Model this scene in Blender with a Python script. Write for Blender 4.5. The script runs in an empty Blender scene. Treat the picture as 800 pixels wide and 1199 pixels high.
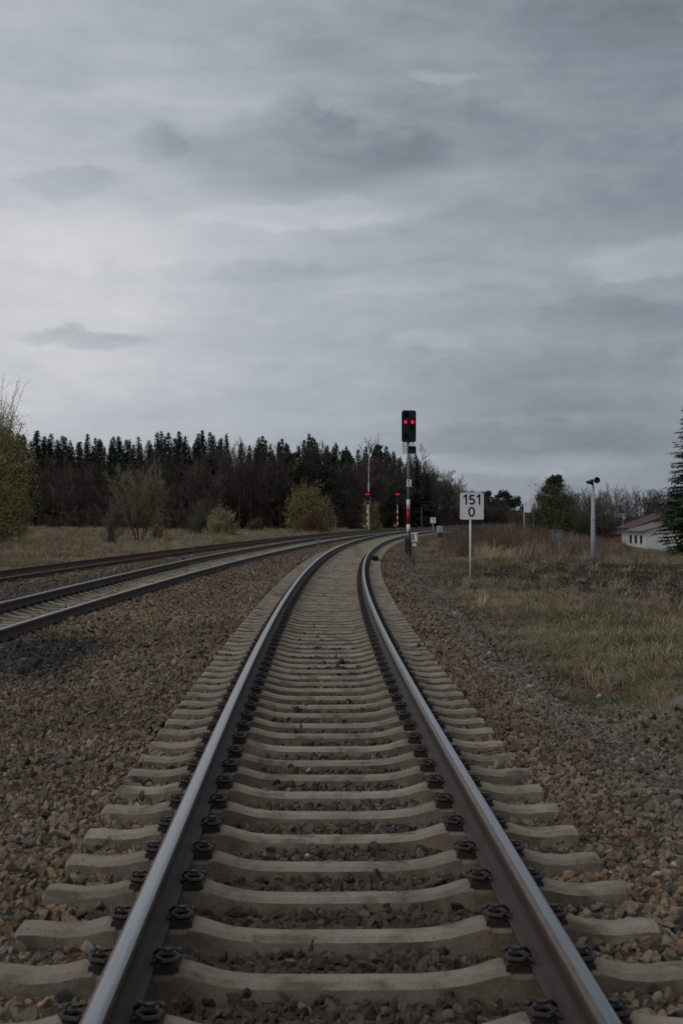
import bpy, math, random
import numpy as np
from mathutils import Vector, Matrix, noise as mnoise

# ------------------------------------------------------------------ constants
F = 1720.0            # focal length in photo pixels (800 x 1199)
CAM_Z = 1.46          # eye height above the rail tops (rail top = 0)
HOR = 605.0
R_ = math.radians
rng = np.random.default_rng(7)
sc = bpy.context.scene
COL = sc.collection

def at(px, Y):        # lateral position of something seen in column px at distance Y
    return (px - 400.0) / F * Y
def up(py, Y):        # height of something seen in row py at distance Y
    return CAM_Z + (HOR - py) / F * Y

# ------------------------------------------------------------------ track alignment
def sstep(a, b, x):
    t = np.clip((np.asarray(x, float) - a) / (b - a), 0, 1)
    return t * t * (3 - 2 * t)
def Xm(Y):
    Y = np.asarray(Y, float)
    Yc = np.minimum(Y, 330.0)
    e = np.maximum(Yc - 9.0, 0)
    return 0.113 - 0.0204 * Yc + 0.000566 * e * e + (Y - Yc) * 0.343
KY = [-40, 0, 20, 50, 75, 105, 150, 400]
def O2(Y): return np.interp(Y, KY, [-6.0, -5.75, -5.35, -4.70, -4.28, -4.05, -4.0, -4.0])
def O3(Y): return np.interp(Y, KY, [-11.6, -10.7, -10.0, -8.9, -8.1, -7.75, -7.7, -7.7])
def smooth_off(f):
    ys = np.arange(-30, 400, 1.0); v = f(ys)
    k = np.hanning(31); k /= k.sum()
    v2 = np.convolve(np.pad(v, 15, mode='edge'), k, mode='valid')
    return lambda Y: np.interp(Y, ys, v2)
O2s, O3s = smooth_off(O2), smooth_off(O3)
def Zero(Y): return np.zeros_like(np.asarray(Y, float))
TRK = [  # offset, base height, cant amount
    (Zero, 0.0, 0.12), (O2s, -0.12, 0.10), (O3s, -0.12, 0.0)]
def cant(i, Y): return TRK[i][2] * sstep(14, 60, Y)
def tx(i, Y): return Xm(Y) + TRK[i][0](Y)
def heading(i, Y): return math.atan2(float(tx(i, Y + .5) - tx(i, Y - .5)), 1.0)   # clockwise from +Y
def tpoint(i, Y, off, z):
    h = heading(i, Y)
    x = float(tx(i, Y)) + off * math.cos(h); y = Y - off * math.sin(h)
    return x, y, TRK[i][1] + z + float(cant(i, Y)) * (0.75 - off) / 1.5

def plin(d, xs, zs):
    """piecewise linear profile with per-point breakpoints"""
    out = np.full_like(d, 0.0) + zs[0]
    for a, b, za, zb in zip(xs[:-1], xs[1:], zs[:-1], zs[1:]):
        w = np.maximum(b - a, 1e-4)
        t = np.clip((d - a) / w, 0, 1)
        out = np.where(d >= a, za + (zb - za) * t, out)
    return out
def bed_z(x, Y):
    """height of the ballast / ground surface"""
    x = np.asarray(x, float); Y = np.asarray(Y, float)
    d = x - Xm(Y)
    xs, zs = [], []
    o2, o3 = O2s(Y), O3s(Y)
    def add(a, z): xs.append(np.zeros_like(d) + a); zs.append(np.zeros_like(d) + z)
    field = -0.50 + 0.25 * sstep(120, 240, Y)
    add(-4000, field + 4); add(-300, field + 1.5); add(-60, field); add(o3 - 4.5, field); add(o3 - 3.0, -0.52); add(o3 - 1.5, -0.37)
    for i, o in ((2, o3), (1, o2), (0, Zero(Y))):
        b, c = TRK[i][1], cant(i, Y)
        crib = (-0.290, -0.275, -0.235)[i]
        for a, z in ((-1.40, -0.25), (-1.0, -0.27), (-0.5, crib), (0.5, crib), (1.0, -0.27), (1.40, -0.25)) if i == 0 else ((-1.45, -0.16), (-.95, -0.16), (-.78, -.20), (-0.70, crib), (0.70, crib), (.78, -.20), (.95, -0.16), (1.45, -0.16)) if i == 2 else ((-1.45, -0.195), (-.95, -0.20), (-.75, -.235), (-0.5, crib), (0.5, crib), (.75, -.235), (.95, -0.20), (1.45, -0.195)):
            add(o + a, b + z + c * (0.75 - a) / 1.5)
        if i == 2: add((o3 + o2) / 2, -0.42)
        if i == 1: add(np.minimum((o2) / 2, -2.2), -0.37)
    add(2.0, -0.33); add(2.75, -0.60); add(4.0, -0.60); add(9.0, -0.66); add(12, -0.68)
    low = -0.70 - 1.5 * sstep(70, 115, Y)
    add(28, low - 0.2); add(60, low - 0.6); add(4000, low + 3)
    z = plin(d, xs, zs)
    # low ridge of dark earth on the right
    z = z + 0.16 * np.exp(-((x - 10.0) / 4.0) ** 2 - ((Y - 58) / 6.0) ** 2)
    # dark pile of stones between the tracks
    z = z + 0.06 * np.exp(-((x + 3.75) / 0.5) ** 2 - ((Y - 18.2) / 1.6) ** 2)
    outside = (d > edge_r(x, Y)) | (d < O3s(Y) - 2.3)
    return z + np.where(outside, .10 * (vnoise(x, Y, 1.1, 11) - .5) + .16 * (vnoise(x, Y, 3.7, 12) - .5), .03 * (vnoise(x, Y, .35, 13) - .5))
def gz(x, Y): return float(bed_z(np.array([x]), np.array([Y]))[0])

# ------------------------------------------------------------------ mesh building
class MB:
    def __init__(s): s.v = []; s.f = []; s.m = []; s.n = 0
    def add(s, verts, faces, mi=0):
        b = s.n
        s.v.extend([tuple(p) for p in verts]); s.n += len(verts)
        s.f.extend([tuple(b + k for k in f) for f in faces]); s.m.extend([mi] * len(faces))
    def box(s, c, size, mi=0, ch=0.0, rot=None):
        hx, hy, hz = size[0] / 2, size[1] / 2, size[2] / 2
        if ch <= 0:
            vs = [Vector((a * hx, b * hy, e * hz)) for a in (-1, 1) for b in (-1, 1) for e in (-1, 1)]
            fs = [(0, 1, 3, 2), (4, 6, 7, 5), (0, 4, 5, 1), (2, 3, 7, 6), (0, 2, 6, 4), (1, 5, 7, 3)]
        else:
            ch = min(ch, hx * .9, hy * .9, hz * .9)
            vs, idx = [], {}
            for a in (-1, 1):
                for b in (-1, 1):
                    for e in (-1, 1):
                        for ax in range(3):
                            p = [a * (hx - ch), b * (hy - ch), e * (hz - ch)]
                            p[ax] = (a * hx, b * hy, e * hz)[ax]
                            idx[(a, b, e, ax)] = len(vs); vs.append(Vector(p))
            fs = []
            S = (-1, 1)
            for q in S:
                fs.append(tuple(idx[k] for k in ((q, -1, -1, 0), (q, 1, -1, 0), (q, 1, 1, 0), (q, -1, 1, 0))))
                fs.append(tuple(idx[k] for k in ((-1, q, -1, 1), (1, q, -1, 1), (1, q, 1, 1), (-1, q, 1, 1))))
                fs.append(tuple(idx[k] for k in ((-1, -1, q, 2), (1, -1, q, 2), (1, 1, q, 2), (-1, 1, q, 2))))
            for a in S:
                for b in S:
                    fs.append((idx[(a, b, -1, 0)], idx[(a, b, 1, 0)], idx[(a, b, 1, 1)], idx[(a, b, -1, 1)]))
                    fs.append((idx[(a, -1, b, 0)], idx[(a, 1, b, 0)], idx[(a, 1, b, 2)], idx[(a, -1, b, 2)]))
                    fs.append((idx[(-1, a, b, 1)], idx[(1, a, b, 1)], idx[(1, a, b, 2)], idx[(-1, a, b, 2)]))
                    for e in S: fs.append((idx[(a, b, e, 0)], idx[(a, b, e, 1)], idx[(a, b, e, 2)]))
        M = rot or Matrix.Identity(3)
        s.add([M @ p + Vector(c) for p in vs], fs, mi)
    def tube(s, pts, rad, sides=6, mi=0, cap=True):
        pts = np.asarray(pts, float); n = len(pts)
        rad = np.zeros(n) + rad
        d = np.gradient(pts, axis=0); d /= np.linalg.norm(d, axis=1)[:, None] + 1e-9
        ref = np.array([0, 0, 1.0]) if abs(d[0][2]) < 0.8 else np.array([1.0, 0, 0])
        u = np.cross(d, ref); u /= np.linalg.norm(u, axis=1)[:, None] + 1e-9
        w = np.cross(d, u)
        a = np.arange(sides) * 2 * math.pi / sides
        ring = pts[:, None, :] + rad[:, None, None] * (np.cos(a)[None, :, None] * u[:, None, :] + np.sin(a)[None, :, None] * w[:, None, :])
        vs = ring.reshape(-1, 3); fs = []
        for i in range(n - 1):
            for k in range(sides):
                k2 = (k + 1) % sides
                fs.append((i * sides + k, i * sides + k2, (i + 1) * sides + k2, (i + 1) * sides + k))
        if cap:
            fs.append(tuple(range(sides - 1, -1, -1))); fs.append(tuple((n - 1) * sides + k for k in range(sides)))
        s.add(vs, fs, mi)
    def prism(s, poly, y0, y1, mi=0):
        """polygon in x,z extruded along y"""
        n = len(poly)
        vs = [(p[0], y0, p[1]) for p in poly] + [(p[0], y1, p[1]) for p in poly]
        fs = [tuple(range(n)), tuple(range(2 * n - 1, n - 1, -1))] + [(i, n + i, n + (i + 1) % n, (i + 1) % n) for i in range(n)]
        s.add(vs, fs, mi)
    def disc(s, c, r, t, sides=16, mi=0):
        """short cylinder with its axis along y"""
        a = [2 * math.pi * k / sides for k in range(sides)]
        s.prism([(c[0] + r * math.cos(q), c[2] + r * math.sin(q)) for q in a], c[1] - t / 2, c[1] + t / 2, mi)
    def stroke(s, pts, w, y0, y1, mi=0):
        """a drawn stroke of width w in the x,z plane, as a thin raised band"""
        pts = [Vector(p) for p in pts]
        L, Rr = [], []
        for i, p in enumerate(pts):
            a = pts[max(i - 1, 0)]; b = pts[min(i + 1, len(pts) - 1)]
            if 0 < i < len(pts) - 1:
                d1 = (p - a).normalized(); d2 = (b - p).normalized(); t = (d1 + d2).normalized()
                k = 1 / max(0.5, t.dot(d2))
            else: t = (b - a).normalized(); k = 1
            nrm = Vector((-t.y, t.x)) * (w / 2 * k)
            L.append(p + nrm); Rr.append(p - nrm)
        for i in range(len(pts) - 1):
            q = [Rr[i], Rr[i + 1], L[i + 1], L[i]]
            s.prism([(e.x, e.y) for e in q], y0, y1, mi)
    def mesh(s, name, mats, smooth=False):
        me = bpy.data.meshes.new(name)
        me.from_pydata(s.v, [], s.f)
        for m in (mats if isinstance(mats, (list, tuple)) else [mats]): me.materials.append(m)
        me.polygons.foreach_set('material_index', np.array(s.m, dtype=np.int32))
        if smooth: me.polygons.foreach_set('use_smooth', np.ones(len(s.f), dtype=bool))
        me.update()
        return me

def np_mesh(name, V, Fc, mats, smooth=False):
    """mesh from arrays; Fc is (n,3) or (n,4)"""
    V = np.asarray(V, np.float32); Fc = np.asarray(Fc, np.int32)
    me = bpy.data.meshes.new(name); k = Fc.shape[1]
    me.vertices.add(len(V)); me.vertices.foreach_set('co', V.ravel())
    me.loops.add(Fc.size); me.loops.foreach_set('vertex_index', Fc.ravel())
    me.polygons.add(len(Fc)); me.polygons.foreach_set('loop_start', np.arange(0, Fc.size, k, dtype=np.int32))
    me.polygons.foreach_set('use_smooth', np.full(len(Fc), smooth))
    for m in (mats if isinstance(mats, (list, tuple)) else [mats]): me.materials.append(m)
    me.update(calc_edges=True); me.validate()
    return me

def obj(name, me, parent=None, loc=(0, 0, 0), rot=(0, 0, 0), label=None):
    o = bpy.data.objects.new(name, me); COL.objects.link(o)
    if parent: o.parent = parent
    o.location = loc; o.rotation_euler = rot
    if label: o['label'] = label
    return o
def tag(o, label=None, cat=None, group=None, kind=None):
    if label: o['label'] = label
    if cat: o['category'] = cat
    if group: o['group'] = group
    if kind: o['kind'] = kind
    return o
def thing(name, loc, label, cat, group=None, rz=0.0):
    o = bpy.data.objects.new(name, None); COL.objects.link(o)
    o.empty_display_size = .2
    o.location = loc; o.rotation_euler = (0, 0, rz)
    return tag(o, label, cat, group)
def copy_tree(o, parent=None):
    c = o.copy(); COL.objects.link(c); c.parent = parent
    for ch in o.children: copy_tree(ch, c)
    return c

# ------------------------------------------------------------------ materials
class NT:
    def __init__(s, tree): s.t = tree; s.n = tree.nodes; s.l = tree.links
    def node(s, typ, **kw):
        n = s.n.new(typ)
        for k, v in kw.items():
            if k == 'ins':
                for a, b in v.items():
                    if isinstance(b, bpy.types.NodeSocket): s.l.new(b, n.inputs[a])
                    else: n.inputs[a].default_value = b
            else: setattr(n, k, v)
        return n
    def math(s, op, a, b=None, c=None, clamp=False):
        n = s.n.new('ShaderNodeMath'); n.operation = op; n.use_clamp = clamp
        for i, q in enumerate((a, b, c)):
            if q is None: continue
            if isinstance(q, bpy.types.NodeSocket): s.l.new(q, n.inputs[i])
            else: n.inputs[i].default_value = q
        return n.outputs[0]
    def mix(s, f, a, b, blend='MIX'):
        n = s.n.new('ShaderNodeMix'); n.data_type = 'RGBA'; n.blend_type = blend
        for i, q in ((0, f), (6, a), (7, b)):
            if isinstance(q, bpy.types.NodeSocket): s.l.new(q, n.inputs[i])
            else: n.inputs[i].default_value = q if i == 0 else (tuple(q) + (1,))[:4]
        return n.outputs[2]
    def noise(s, vec, scale, detail=4, rough=.55, dist=0.0):
        n = s.n.new('ShaderNodeTexNoise'); n.inputs['Scale'].default_value = scale
        n.inputs['Detail'].default_value = detail; n.inputs['Roughness'].default_value = rough; n.inputs['Distortion'].default_value = dist
        if vec is not None: s.l.new(vec, n.inputs['Vector'])
        return n.outputs['Fac']
    def ramp(s, f, a, b):
        n = s.n.new('ShaderNodeMapRange'); n.interpolation_type = 'SMOOTHSTEP'
        s.l.new(f, n.inputs[0]); n.inputs[1].default_value = a; n.inputs[2].default_value = b
        return n.outputs[0]

def new_mat(name):
    m = bpy.data.materials.new(name); m.use_nodes = True
    t = NT(m.node_tree); b = t.n['Principled BSDF']
    b.inputs['Specular IOR Level'].default_value = 0.3
    return m, t, b
def surf(name, c1, c2, rough=.8, scale=5.0, bump=0.0, bscale=40., metal=0.0, rand=0.0, spec=.3, c3=None, s3=1.0, t3=(.5, .7)):
    """two-tone mottled surface, optional third tone in patches, optional per-object variation"""
    m, t, b = new_mat(name)
    co = t.node('ShaderNodeTexCoord').outputs['Object']
    if rand > 0:
        off = t.math('MULTIPLY', t.node('ShaderNodeObjectInfo').outputs['Random'], 91.0)
        co = t.node('ShaderNodeVectorMath', operation='ADD', ins={0: co, 1: t.node('ShaderNodeCombineXYZ', ins={0: off, 1: off, 2: off}).outputs[0]}).outputs[0]
    f = t.ramp(t.noise(co, scale, 6, .6), .3, .7)
    c = t.mix(f, c1, c2)
    if c3: c = t.mix(t.ramp(t.noise(co, s3, 5, .65), *t3), c, c3)
    if name in ('sleeper_concrete', 'brown_sleeper_flank'):      # iron dust and grease thrown up on both sides of each rail
        raw = t.node('ShaderNodeTexCoord').outputs['Object']
        xx = t.math('ABSOLUTE', t.node('ShaderNodeSeparateXYZ', ins={0: raw}).outputs[0])
        near = t.ramp(t.math('ABSOLUTE', t.math('SUBTRACT', xx, .75)), .42, .05)
        k = t.math('MULTIPLY', near, t.ramp(t.noise(co, 6.0, 6, .7), .36, .66))
        c = t.mix(t.math('MULTIPLY', k, .72), c, (.105, .072, .048))
        c = t.mix(t.math('MULTIPLY', t.ramp(t.noise(co, 38., 3, .6), .62, .70), .55), c, (.09, .078, .06))
    if rand > 0:
        r = t.node('ShaderNodeObjectInfo').outputs['Random']
        v = t.math('MULTIPLY_ADD', r, 2 * rand, 1 - rand)
        h = t.node('ShaderNodeHueSaturation', ins={'Value': v, 'Color': c}); c = h.outputs[0]
    t.l.new(c, b.inputs['Base Color'])
    b.inputs['Roughness'].default_value = rough; b.inputs['Metallic'].default_value = metal
    b.inputs['Specular IOR Level'].default_value = spec
    if bump > 0:
        bn = t.node('ShaderNodeBump', ins={'Strength': bump, 'Distance': .02, 'Height': t.noise(co, bscale, 5, .65)})
        t.l.new(bn.outputs[0], b.inputs['Normal'])
    return m

M = {}
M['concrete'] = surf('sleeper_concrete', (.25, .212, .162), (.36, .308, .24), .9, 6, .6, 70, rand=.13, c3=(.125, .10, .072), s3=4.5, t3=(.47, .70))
M['concrete_side'] = surf('brown_sleeper_flank', (.17, .14, .105), (.24, .20, .15), .9, 7, .5, 60, rand=.12, c3=(.10, .08, .058), s3=4, t3=(.42, .7))  # sleeper side faces, coloured darker and browner than the tops
M['rail_side'] = surf('rusty_rail_steel', (.032, .022, .018), (.055, .036, .028), .65, 9, .3, 60, spec=.4)
M['rail_rust'] = surf('rail_rust', (.075, .042, .030), (.115, .065, .046), .8, 9, .3, 60)
M['rail_head_dull'] = surf('dull_brown_rail_head', (.12, .085, .062), (.17, .125, .095), .42, 9, .2, 60, metal=.75)
M['clip'] = surf('dark_fastening_steel', (.016, .013, .011), (.038, .028, .021), .55, 30, .3, 90, spec=.5)
M['metal_grey'] = surf('galvanised_steel', (.30, .31, .32), (.38, .39, .40), .45, 6, .1, 60, metal=.3)
M['pole_grey'] = surf('pole_grey_paint', (.34, .355, .39), (.42, .44, .47), .5, 4, .1, 40)
M['white'] = surf('white_enamel', (.72, .73, .75), (.80, .80, .81), .45, 4, c3=(.6, .59, .55), s3=6, t3=(.6, .85))
M['red'] = surf('red_paint', (.30, .012, .02), (.36, .02, .028), .5, 6)
M['black'] = surf('black_enamel', (.008, .009, .011), (.014, .015, .018), .5, 8, spec=.3)
M['ink'] = surf('black_lettering', (.01, .01, .011), (.014, .014, .015), .6, 8)
M['foundation'] = surf('mossy_concrete', (.10, .095, .08), (.17, .16, .135), .9, 6, .5, 40, c3=(.04, .045, .025), s3=5)
M['yellow'] = surf('yellow_paint', (.40, .24, .04), (.46, .29, .06), .6, 8)
M['plaster'] = surf('white_render', (.60, .63, .58), (.68, .70, .66), .85, 1.2, c3=(.5, .52, .47), s3=.8, t3=(.55, .8))
M['tile'] = surf('red_roof_tiles', (.165, .13, .12), (.22, .175, .16), .8, 3, .5, 14)
M['tile_dark'] = surf('dark_roof_tiles', (.075, .040, .036), (.105, .056, .05), .8, 3, .5, 14)
M['brick'] = surf('red_brick', (.20, .075, .05), (.27, .10, .07), .85, 6)
M['glass'] = surf('window_glass', (.015, .018, .022), (.03, .034, .04), .1, 2, spec=.6)
M['timber'] = surf('grey_weathered_board', (.15, .15, .145), (.23, .225, .22), .85, 6, .4, 30)
M['boulder'] = surf('grey_stone', (.11, .11, .105), (.19, .185, .175), .9, 9, .6, 25)
M['bark'] = surf('grey_bark', (.075, .062, .05), (.12, .10, .082), .95, 3, .4, 12, rand=.25)
M['bark_pale'] = surf('pale_bark', (.46, .43, .39), (.62, .59, .54), .9, 2.5, c3=(.08, .07, .06), s3=5, t3=(.6, .7))
M['bark_mid'] = surf('greyish_pale_bark', (.13, .115, .098), (.21, .19, .165), .9, 2.5, c3=(.06, .05, .04), s3=4, t3=(.5, .65), rand=.3)
M['bark_dark'] = surf('spruce_bark', (.045, .034, .027), (.075, .055, .042), .95, 3, .4, 12)
M['twig'] = surf('brown_twigs', (.095, .077, .060), (.145, .118, .092), .95, .6, rand=.25)
M['twig_dark'] = surf('dark_twigs', (.066, .055, .045), (.112, .093, .075), .95, .6, rand=.42)
M['twig_red'] = surf('russet_twigs', (.10, .058, .036), (.15, .088, .054), .95, .6, rand=.25)
M['twig_olive'] = surf('olive_twigs', (.15, .135, .085), (.21, .19, .12), .95, .6, rand=.2)
def leafmat(name, a, b, rand=.2, scale=.7):
    m = surf(name, a, b, .75, scale, rand=rand, spec=.2)
    return m
M['needle'] = leafmat('spruce_needles', (.013, .021, .012), (.028, .041, .021), .3)
M['needle_near'] = leafmat('green_spruce_needles', (.019, .036, .015), (.05, .078, .032), .1, 1.4)
M['pine'] = leafmat('pine_needles', (.022, .032, .016), (.04, .055, .026), .2)
M['willow'] = leafmat('young_willow_leaves', (.175, .155, .062), (.28, .25, .10), .12, .9)
M['willow_pale'] = leafmat('pale_willow_leaves', (.23, .225, .12), (.35, .33, .18), .12, .9)
M['grey_green'] = leafmat('grey_green_leaves', (.075, .075, .042), (.13, .125, .066), .1)
M['twig_shrub'] = surf('grey_olive_twigs', (.075, .068, .048), (.115, .104, .07), .95, .6, rand=.2)
M['olive'] = leafmat('olive_spring_leaves', (.22, .195, .085), (.36, .315, .145), .1, .9)
M['rust_leaf'] = leafmat('russet_dead_leaves', (.115, .068, .044), (.16, .10, .064), .15)

def tinted(name, rough=.85, bump=.35, bscale=70., var=.35):
    """stones and blades: colour comes with each piece, mottled by noise"""
    m, t, b = new_mat(name)
    at_ = t.node('ShaderNodeAttribute', attribute_type='INSTANCER', attribute_name='tint')
    co = t.node('ShaderNodeTexCoord').outputs['Object']
    nz = t.noise(co, 3.0, 4, .6)
    v = t.math('MULTIPLY_ADD', nz, 2 * var, 1 - var)
    h = t.node('ShaderNodeHueSaturation', ins={'Value': v, 'Color': at_.outputs['Color']})
    t.l.new(h.outputs[0], b.inputs['Base Color']); b.inputs['Roughness'].default_value = rough
    if bump:
        bn = t.node('ShaderNodeBump', ins={'Strength': bump, 'Distance': .2, 'Height': t.noise(co, 4.0, 4, .6)})
        t.l.new(bn.outputs[0], b.inputs['Normal'])
    return m
M['stone'] = tinted('ballast_stone')
M['blade'] = tinted('dry_grass_blade', .8, 0, var=.25)

def polished():
    m, t, b = new_mat('polished_rail_head')
    co = t.node('ShaderNodeTexCoord').outputs['Object']
    mp = t.node('ShaderNodeMapping', ins={'Vector': co, 'Scale': (30, .8, 30)})
    n = t.noise(mp.outputs[0], 2.0, 5, .6)
    t.l.new(t.mix(t.ramp(n, .25, .75), (.24, .245, .26), (.33, .33, .34)), b.inputs['Base Color'])
    b.inputs['Metallic'].default_value = 1.0
    t.l.new(t.math('MULTIPLY_ADD', n, .16, .17), b.inputs['Roughness'])
    return m
M['polished'] = polished()
def lamp_mat(name, c, s):
    m, t, b = new_mat(name)
    b.inputs['Base Color'].default_value = (*c, 1); b.inputs['Emission Color'].default_value = (*c, 1); b.inputs['Emission Strength'].default_value = s
    return m
M['lamp'] = lamp_mat('red_signal_lamp', (1.0, .022, .06), .75)

# ------------------------------------------------------------------ ground
def ground_material():
    m, t, b = new_mat('ground_cover')
    z = t.node('ShaderNodeAttribute', attribute_name='zone')
    sep = t.node('ShaderNodeSeparateColor', ins={0: z.outputs['Color']})
    pos = t.node('ShaderNodeNewGeometry').outputs['Position']
    n1 = t.noise(pos, .35, 6, .65); n2 = t.noise(pos, 3.0, 6, .7); n3 = t.noise(pos, 22., 5, .7); n4 = t.noise(pos, .06, 5, .6)
    straw = t.mix(t.ramp(n1, .35, .65), (.185, .145, .095), (.26, .205, .138))
    straw = t.mix(t.ramp(n2, .5, .75), straw, (.095, .075, .045))
    straw = t.mix(t.ramp(n4, .5, .68), straw, (.125, .108, .058))
    straw = t.mix(t.ramp(n3, .42, .72), straw, (.075, .057, .040))
    straw = t.mix(t.ramp(t.noise(pos, 55., 3, .6), .55, .7), straw, (.26, .21, .14))
    earth = t.mix(t.ramp(n2, .35, .65), (.045, .033, .024), (.10, .075, .052))
    balc = t.mix(t.ramp(n3, .3, .7), (.05, .038, .028), (.15, .115, .085))
    soil = t.mix(t.ramp(n3, .35, .65), (.022, .018, .016), (.066, .053, .045))
    e = t.math('MULTIPLY_ADD', n2, .5, -.25)
    def edge(ch): return t.ramp(t.math('ADD', sep.outputs[ch], e), .4, .6)
    c = t.mix(edge(1), earth, straw)
    c = t.mix(edge(2), c, soil)
    c = t.mix(edge(0), c, balc)
    t.l.new(c, b.inputs['Base Color']); b.inputs['Roughness'].default_value = .95; b.inputs['Specular IOR Level'].default_value = .15
    bn = t.node('ShaderNodeBump', ins={'Strength': .8, 'Distance': .06, 'Height': t.math('ADD', n3, t.math('MULTIPLY', n2, 1.5))})
    t.l.new(bn.outputs[0], b.inputs['Normal'])
    return m

def vnoise(x, y, s, seed=0):
    """cheap smooth value noise, vectorised"""
    r = np.random.default_rng(seed).random((64, 64))
    u, v = x / s, y / s
    iu, iv = np.floor(u).astype(int), np.floor(v).astype(int)
    fu, fv = u - iu, v - iv
    fu = fu * fu * (3 - 2 * fu); fv = fv * fv * (3 - 2 * fv)
    g = lambda a, b: r[a % 64, b % 64]
    return (g(iu, iv) * (1 - fu) + g(iu + 1, iv) * fu) * (1 - fv) + (g(iu, iv + 1) * (1 - fu) + g(iu + 1, iv + 1) * fu) * fv

def edge_r(x, Y):       # where the ballast shoulder ends on the right
    return 2.55 + .5 * (vnoise(x * 0, Y, 2.3, 3) - .5) + 1.0 * sstep(17, 7, Y)
def in_soil(x, Y):      # dark stony earth on the right
    q = ((x - 11.8 - .03 * (Y - 50)) / 7.4) ** 2 + ((Y - 46.5) / 18.0) ** 2
    q = q + 1.3 * (vnoise(x, Y, 1.8, 5) - .5) + .5 * (vnoise(x, Y, .6, 6) - .5)
    return 1 - sstep(1.0, 1.4, q)
def zones(x, Y):
    d = x - Xm(Y)
    bal = ((d < edge_r(x, Y)) & (d > O3s(Y) - 2.3)).astype(float)
    soil = in_soil(x, Y)
    forest = sstep(0, 12, Y - np.interp((x / np.maximum(Y, 1)) * F + 400, FEX, FEY)) * (d < 0)
    straw = np.clip(1 - forest, 0, 1) * np.where((d > 3) & (Y > 62) & (d < 40), .55, 1.0)
    return bal, straw, soil
FEX = [-700, -60, 0, 100, 200, 300, 400, 480, 540, 700, 1200]
FEY = [300, 250, 232, 212, 182, 188, 210, 236, 262, 300, 330]

def build_ground():
    ys = np.concatenate([np.arange(-12, 24, .25), np.arange(24, 70, .5), np.arange(70, 130, 1.5), np.arange(130, 340, 5), [360, 400, 480, 600, 800, 1200, 2000, 4000]])
    ds = np.concatenate([-np.array([3000, 1500, 800, 400, 250, 180, 140, 110, 90, 75, 60, 50, 42, 36, 30, 26, 23, 20, 17.5, 15.5, 14]), np.arange(-13, -3, .25), np.arange(-3, 3.2, .12), np.arange(3.2, 18, .35), [19, 20.5, 22, 24, 26, 29, 33, 38, 45, 55, 70, 90, 130, 200, 350, 700, 1500, 3000]])
    D, Y = np.meshgrid(ds, ys)
    X = Xm(np.minimum(Y, 330)) + D
    Z = bed_z(X, Y)
    ny, nx = X.shape
    V = np.stack([X, Y, Z], -1).reshape(-1, 3)
    i = (np.arange(ny - 1)[:, None] * nx + np.arange(nx - 1)[None, :]).ravel()
    Fq = np.stack([i, i + 1, i + nx + 1, i + nx], -1)
    me = np_mesh('ground', V, Fq, ground_material(), True)
    b, s, so = zones(V[:, 0], V[:, 1])
    a = me.attributes.new('zone', 'FLOAT_COLOR', 'POINT')
    a.data.foreach_set('color', np.stack([b, s, so, np.ones_like(b)], -1).astype(np.float32).ravel())
    tag(obj('ground', me), kind='structure')
build_ground()

# ------------------------------------------------------------------ scattered stuff (stones, grass, weeds)
SRC = bpy.data.collections.new('scatter_sources')     # not linked to the scene: only feeds the scatters
def scatter(name, pts, rot, scl, idx, tint, source_meshes, label, cat):
    col = bpy.data.collections.new(name + '_pieces')
    for k, me in enumerate(source_meshes):
        so = bpy.data.objects.new(f'{name}_piece_{k:02d}', me); col.objects.link(so)
    me = bpy.data.meshes.new(name)
    n = len(pts)
    me.vertices.add(n); me.vertices.foreach_set('co', np.asarray(pts, np.float32).ravel())
    for an, ty, key, arr in (('rot', 'FLOAT_VECTOR', 'vector', rot), ('scl', 'FLOAT_VECTOR', 'vector', scl), ('idx', 'INT', 'value', idx)):
        a = me.attributes.new(an, ty, 'POINT'); a.data.foreach_set(key, np.asarray(arr, np.int32 if ty == 'INT' else np.float32).ravel())
    a = me.attributes.new('tint', 'FLOAT_COLOR', 'POINT')
    a.data.foreach_set('color', np.concatenate([np.clip(tint, 0, 1), np.ones((n, 1))], 1).astype(np.float32).ravel())
    me.update()
    o = obj(name, me)
    g = bpy.data.node_groups.new(name + '_nodes', 'GeometryNodeTree')
    g.interface.new_socket('Geometry', in_out='INPUT', socket_type='NodeSocketGeometry')
    g.interface.new_socket('Geometry', in_out='OUTPUT', socket_type='NodeSocketGeometry')
    N, L = g.nodes, g.links
    gi, go = N.new('NodeGroupInput'), N.new('NodeGroupOutput')
    ip = N.new('GeometryNodeInstanceOnPoints'); ci = N.new('GeometryNodeCollectionInfo')
    ci.inputs['Collection'].default_value = col; ci.inputs['Separate Children'].default_value = True; ci.inputs['Reset Children'].default_value = True
    def attr(an, ty):
        q = N.new('GeometryNodeInputNamedAttribute'); q.data_type = ty; q.inputs['Name'].default_value = an
        return q.outputs['Attribute']
    e2r = N.new('FunctionNodeEulerToRotation')
    L.new(attr('rot', 'FLOAT_VECTOR'), e2r.inputs[0])
    L.new(gi.outputs[0], ip.inputs['Points']); L.new(ci.outputs[0], ip.inputs['Instance'])
    ip.inputs['Pick Instance'].default_value = True
    L.new(attr('idx', 'INT'), ip.inputs['Instance Index'])
    L.new(e2r.outputs[0], ip.inputs['Rotation']); L.new(attr('scl', 'FLOAT_VECTOR'), ip.inputs['Scale'])
    L.new(ip.outputs[0], go.inputs[0])
    md = o.modifiers.new('scatter', 'NODES'); md.node_group = g
    return tag(o, label, cat, kind='stuff')

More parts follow.
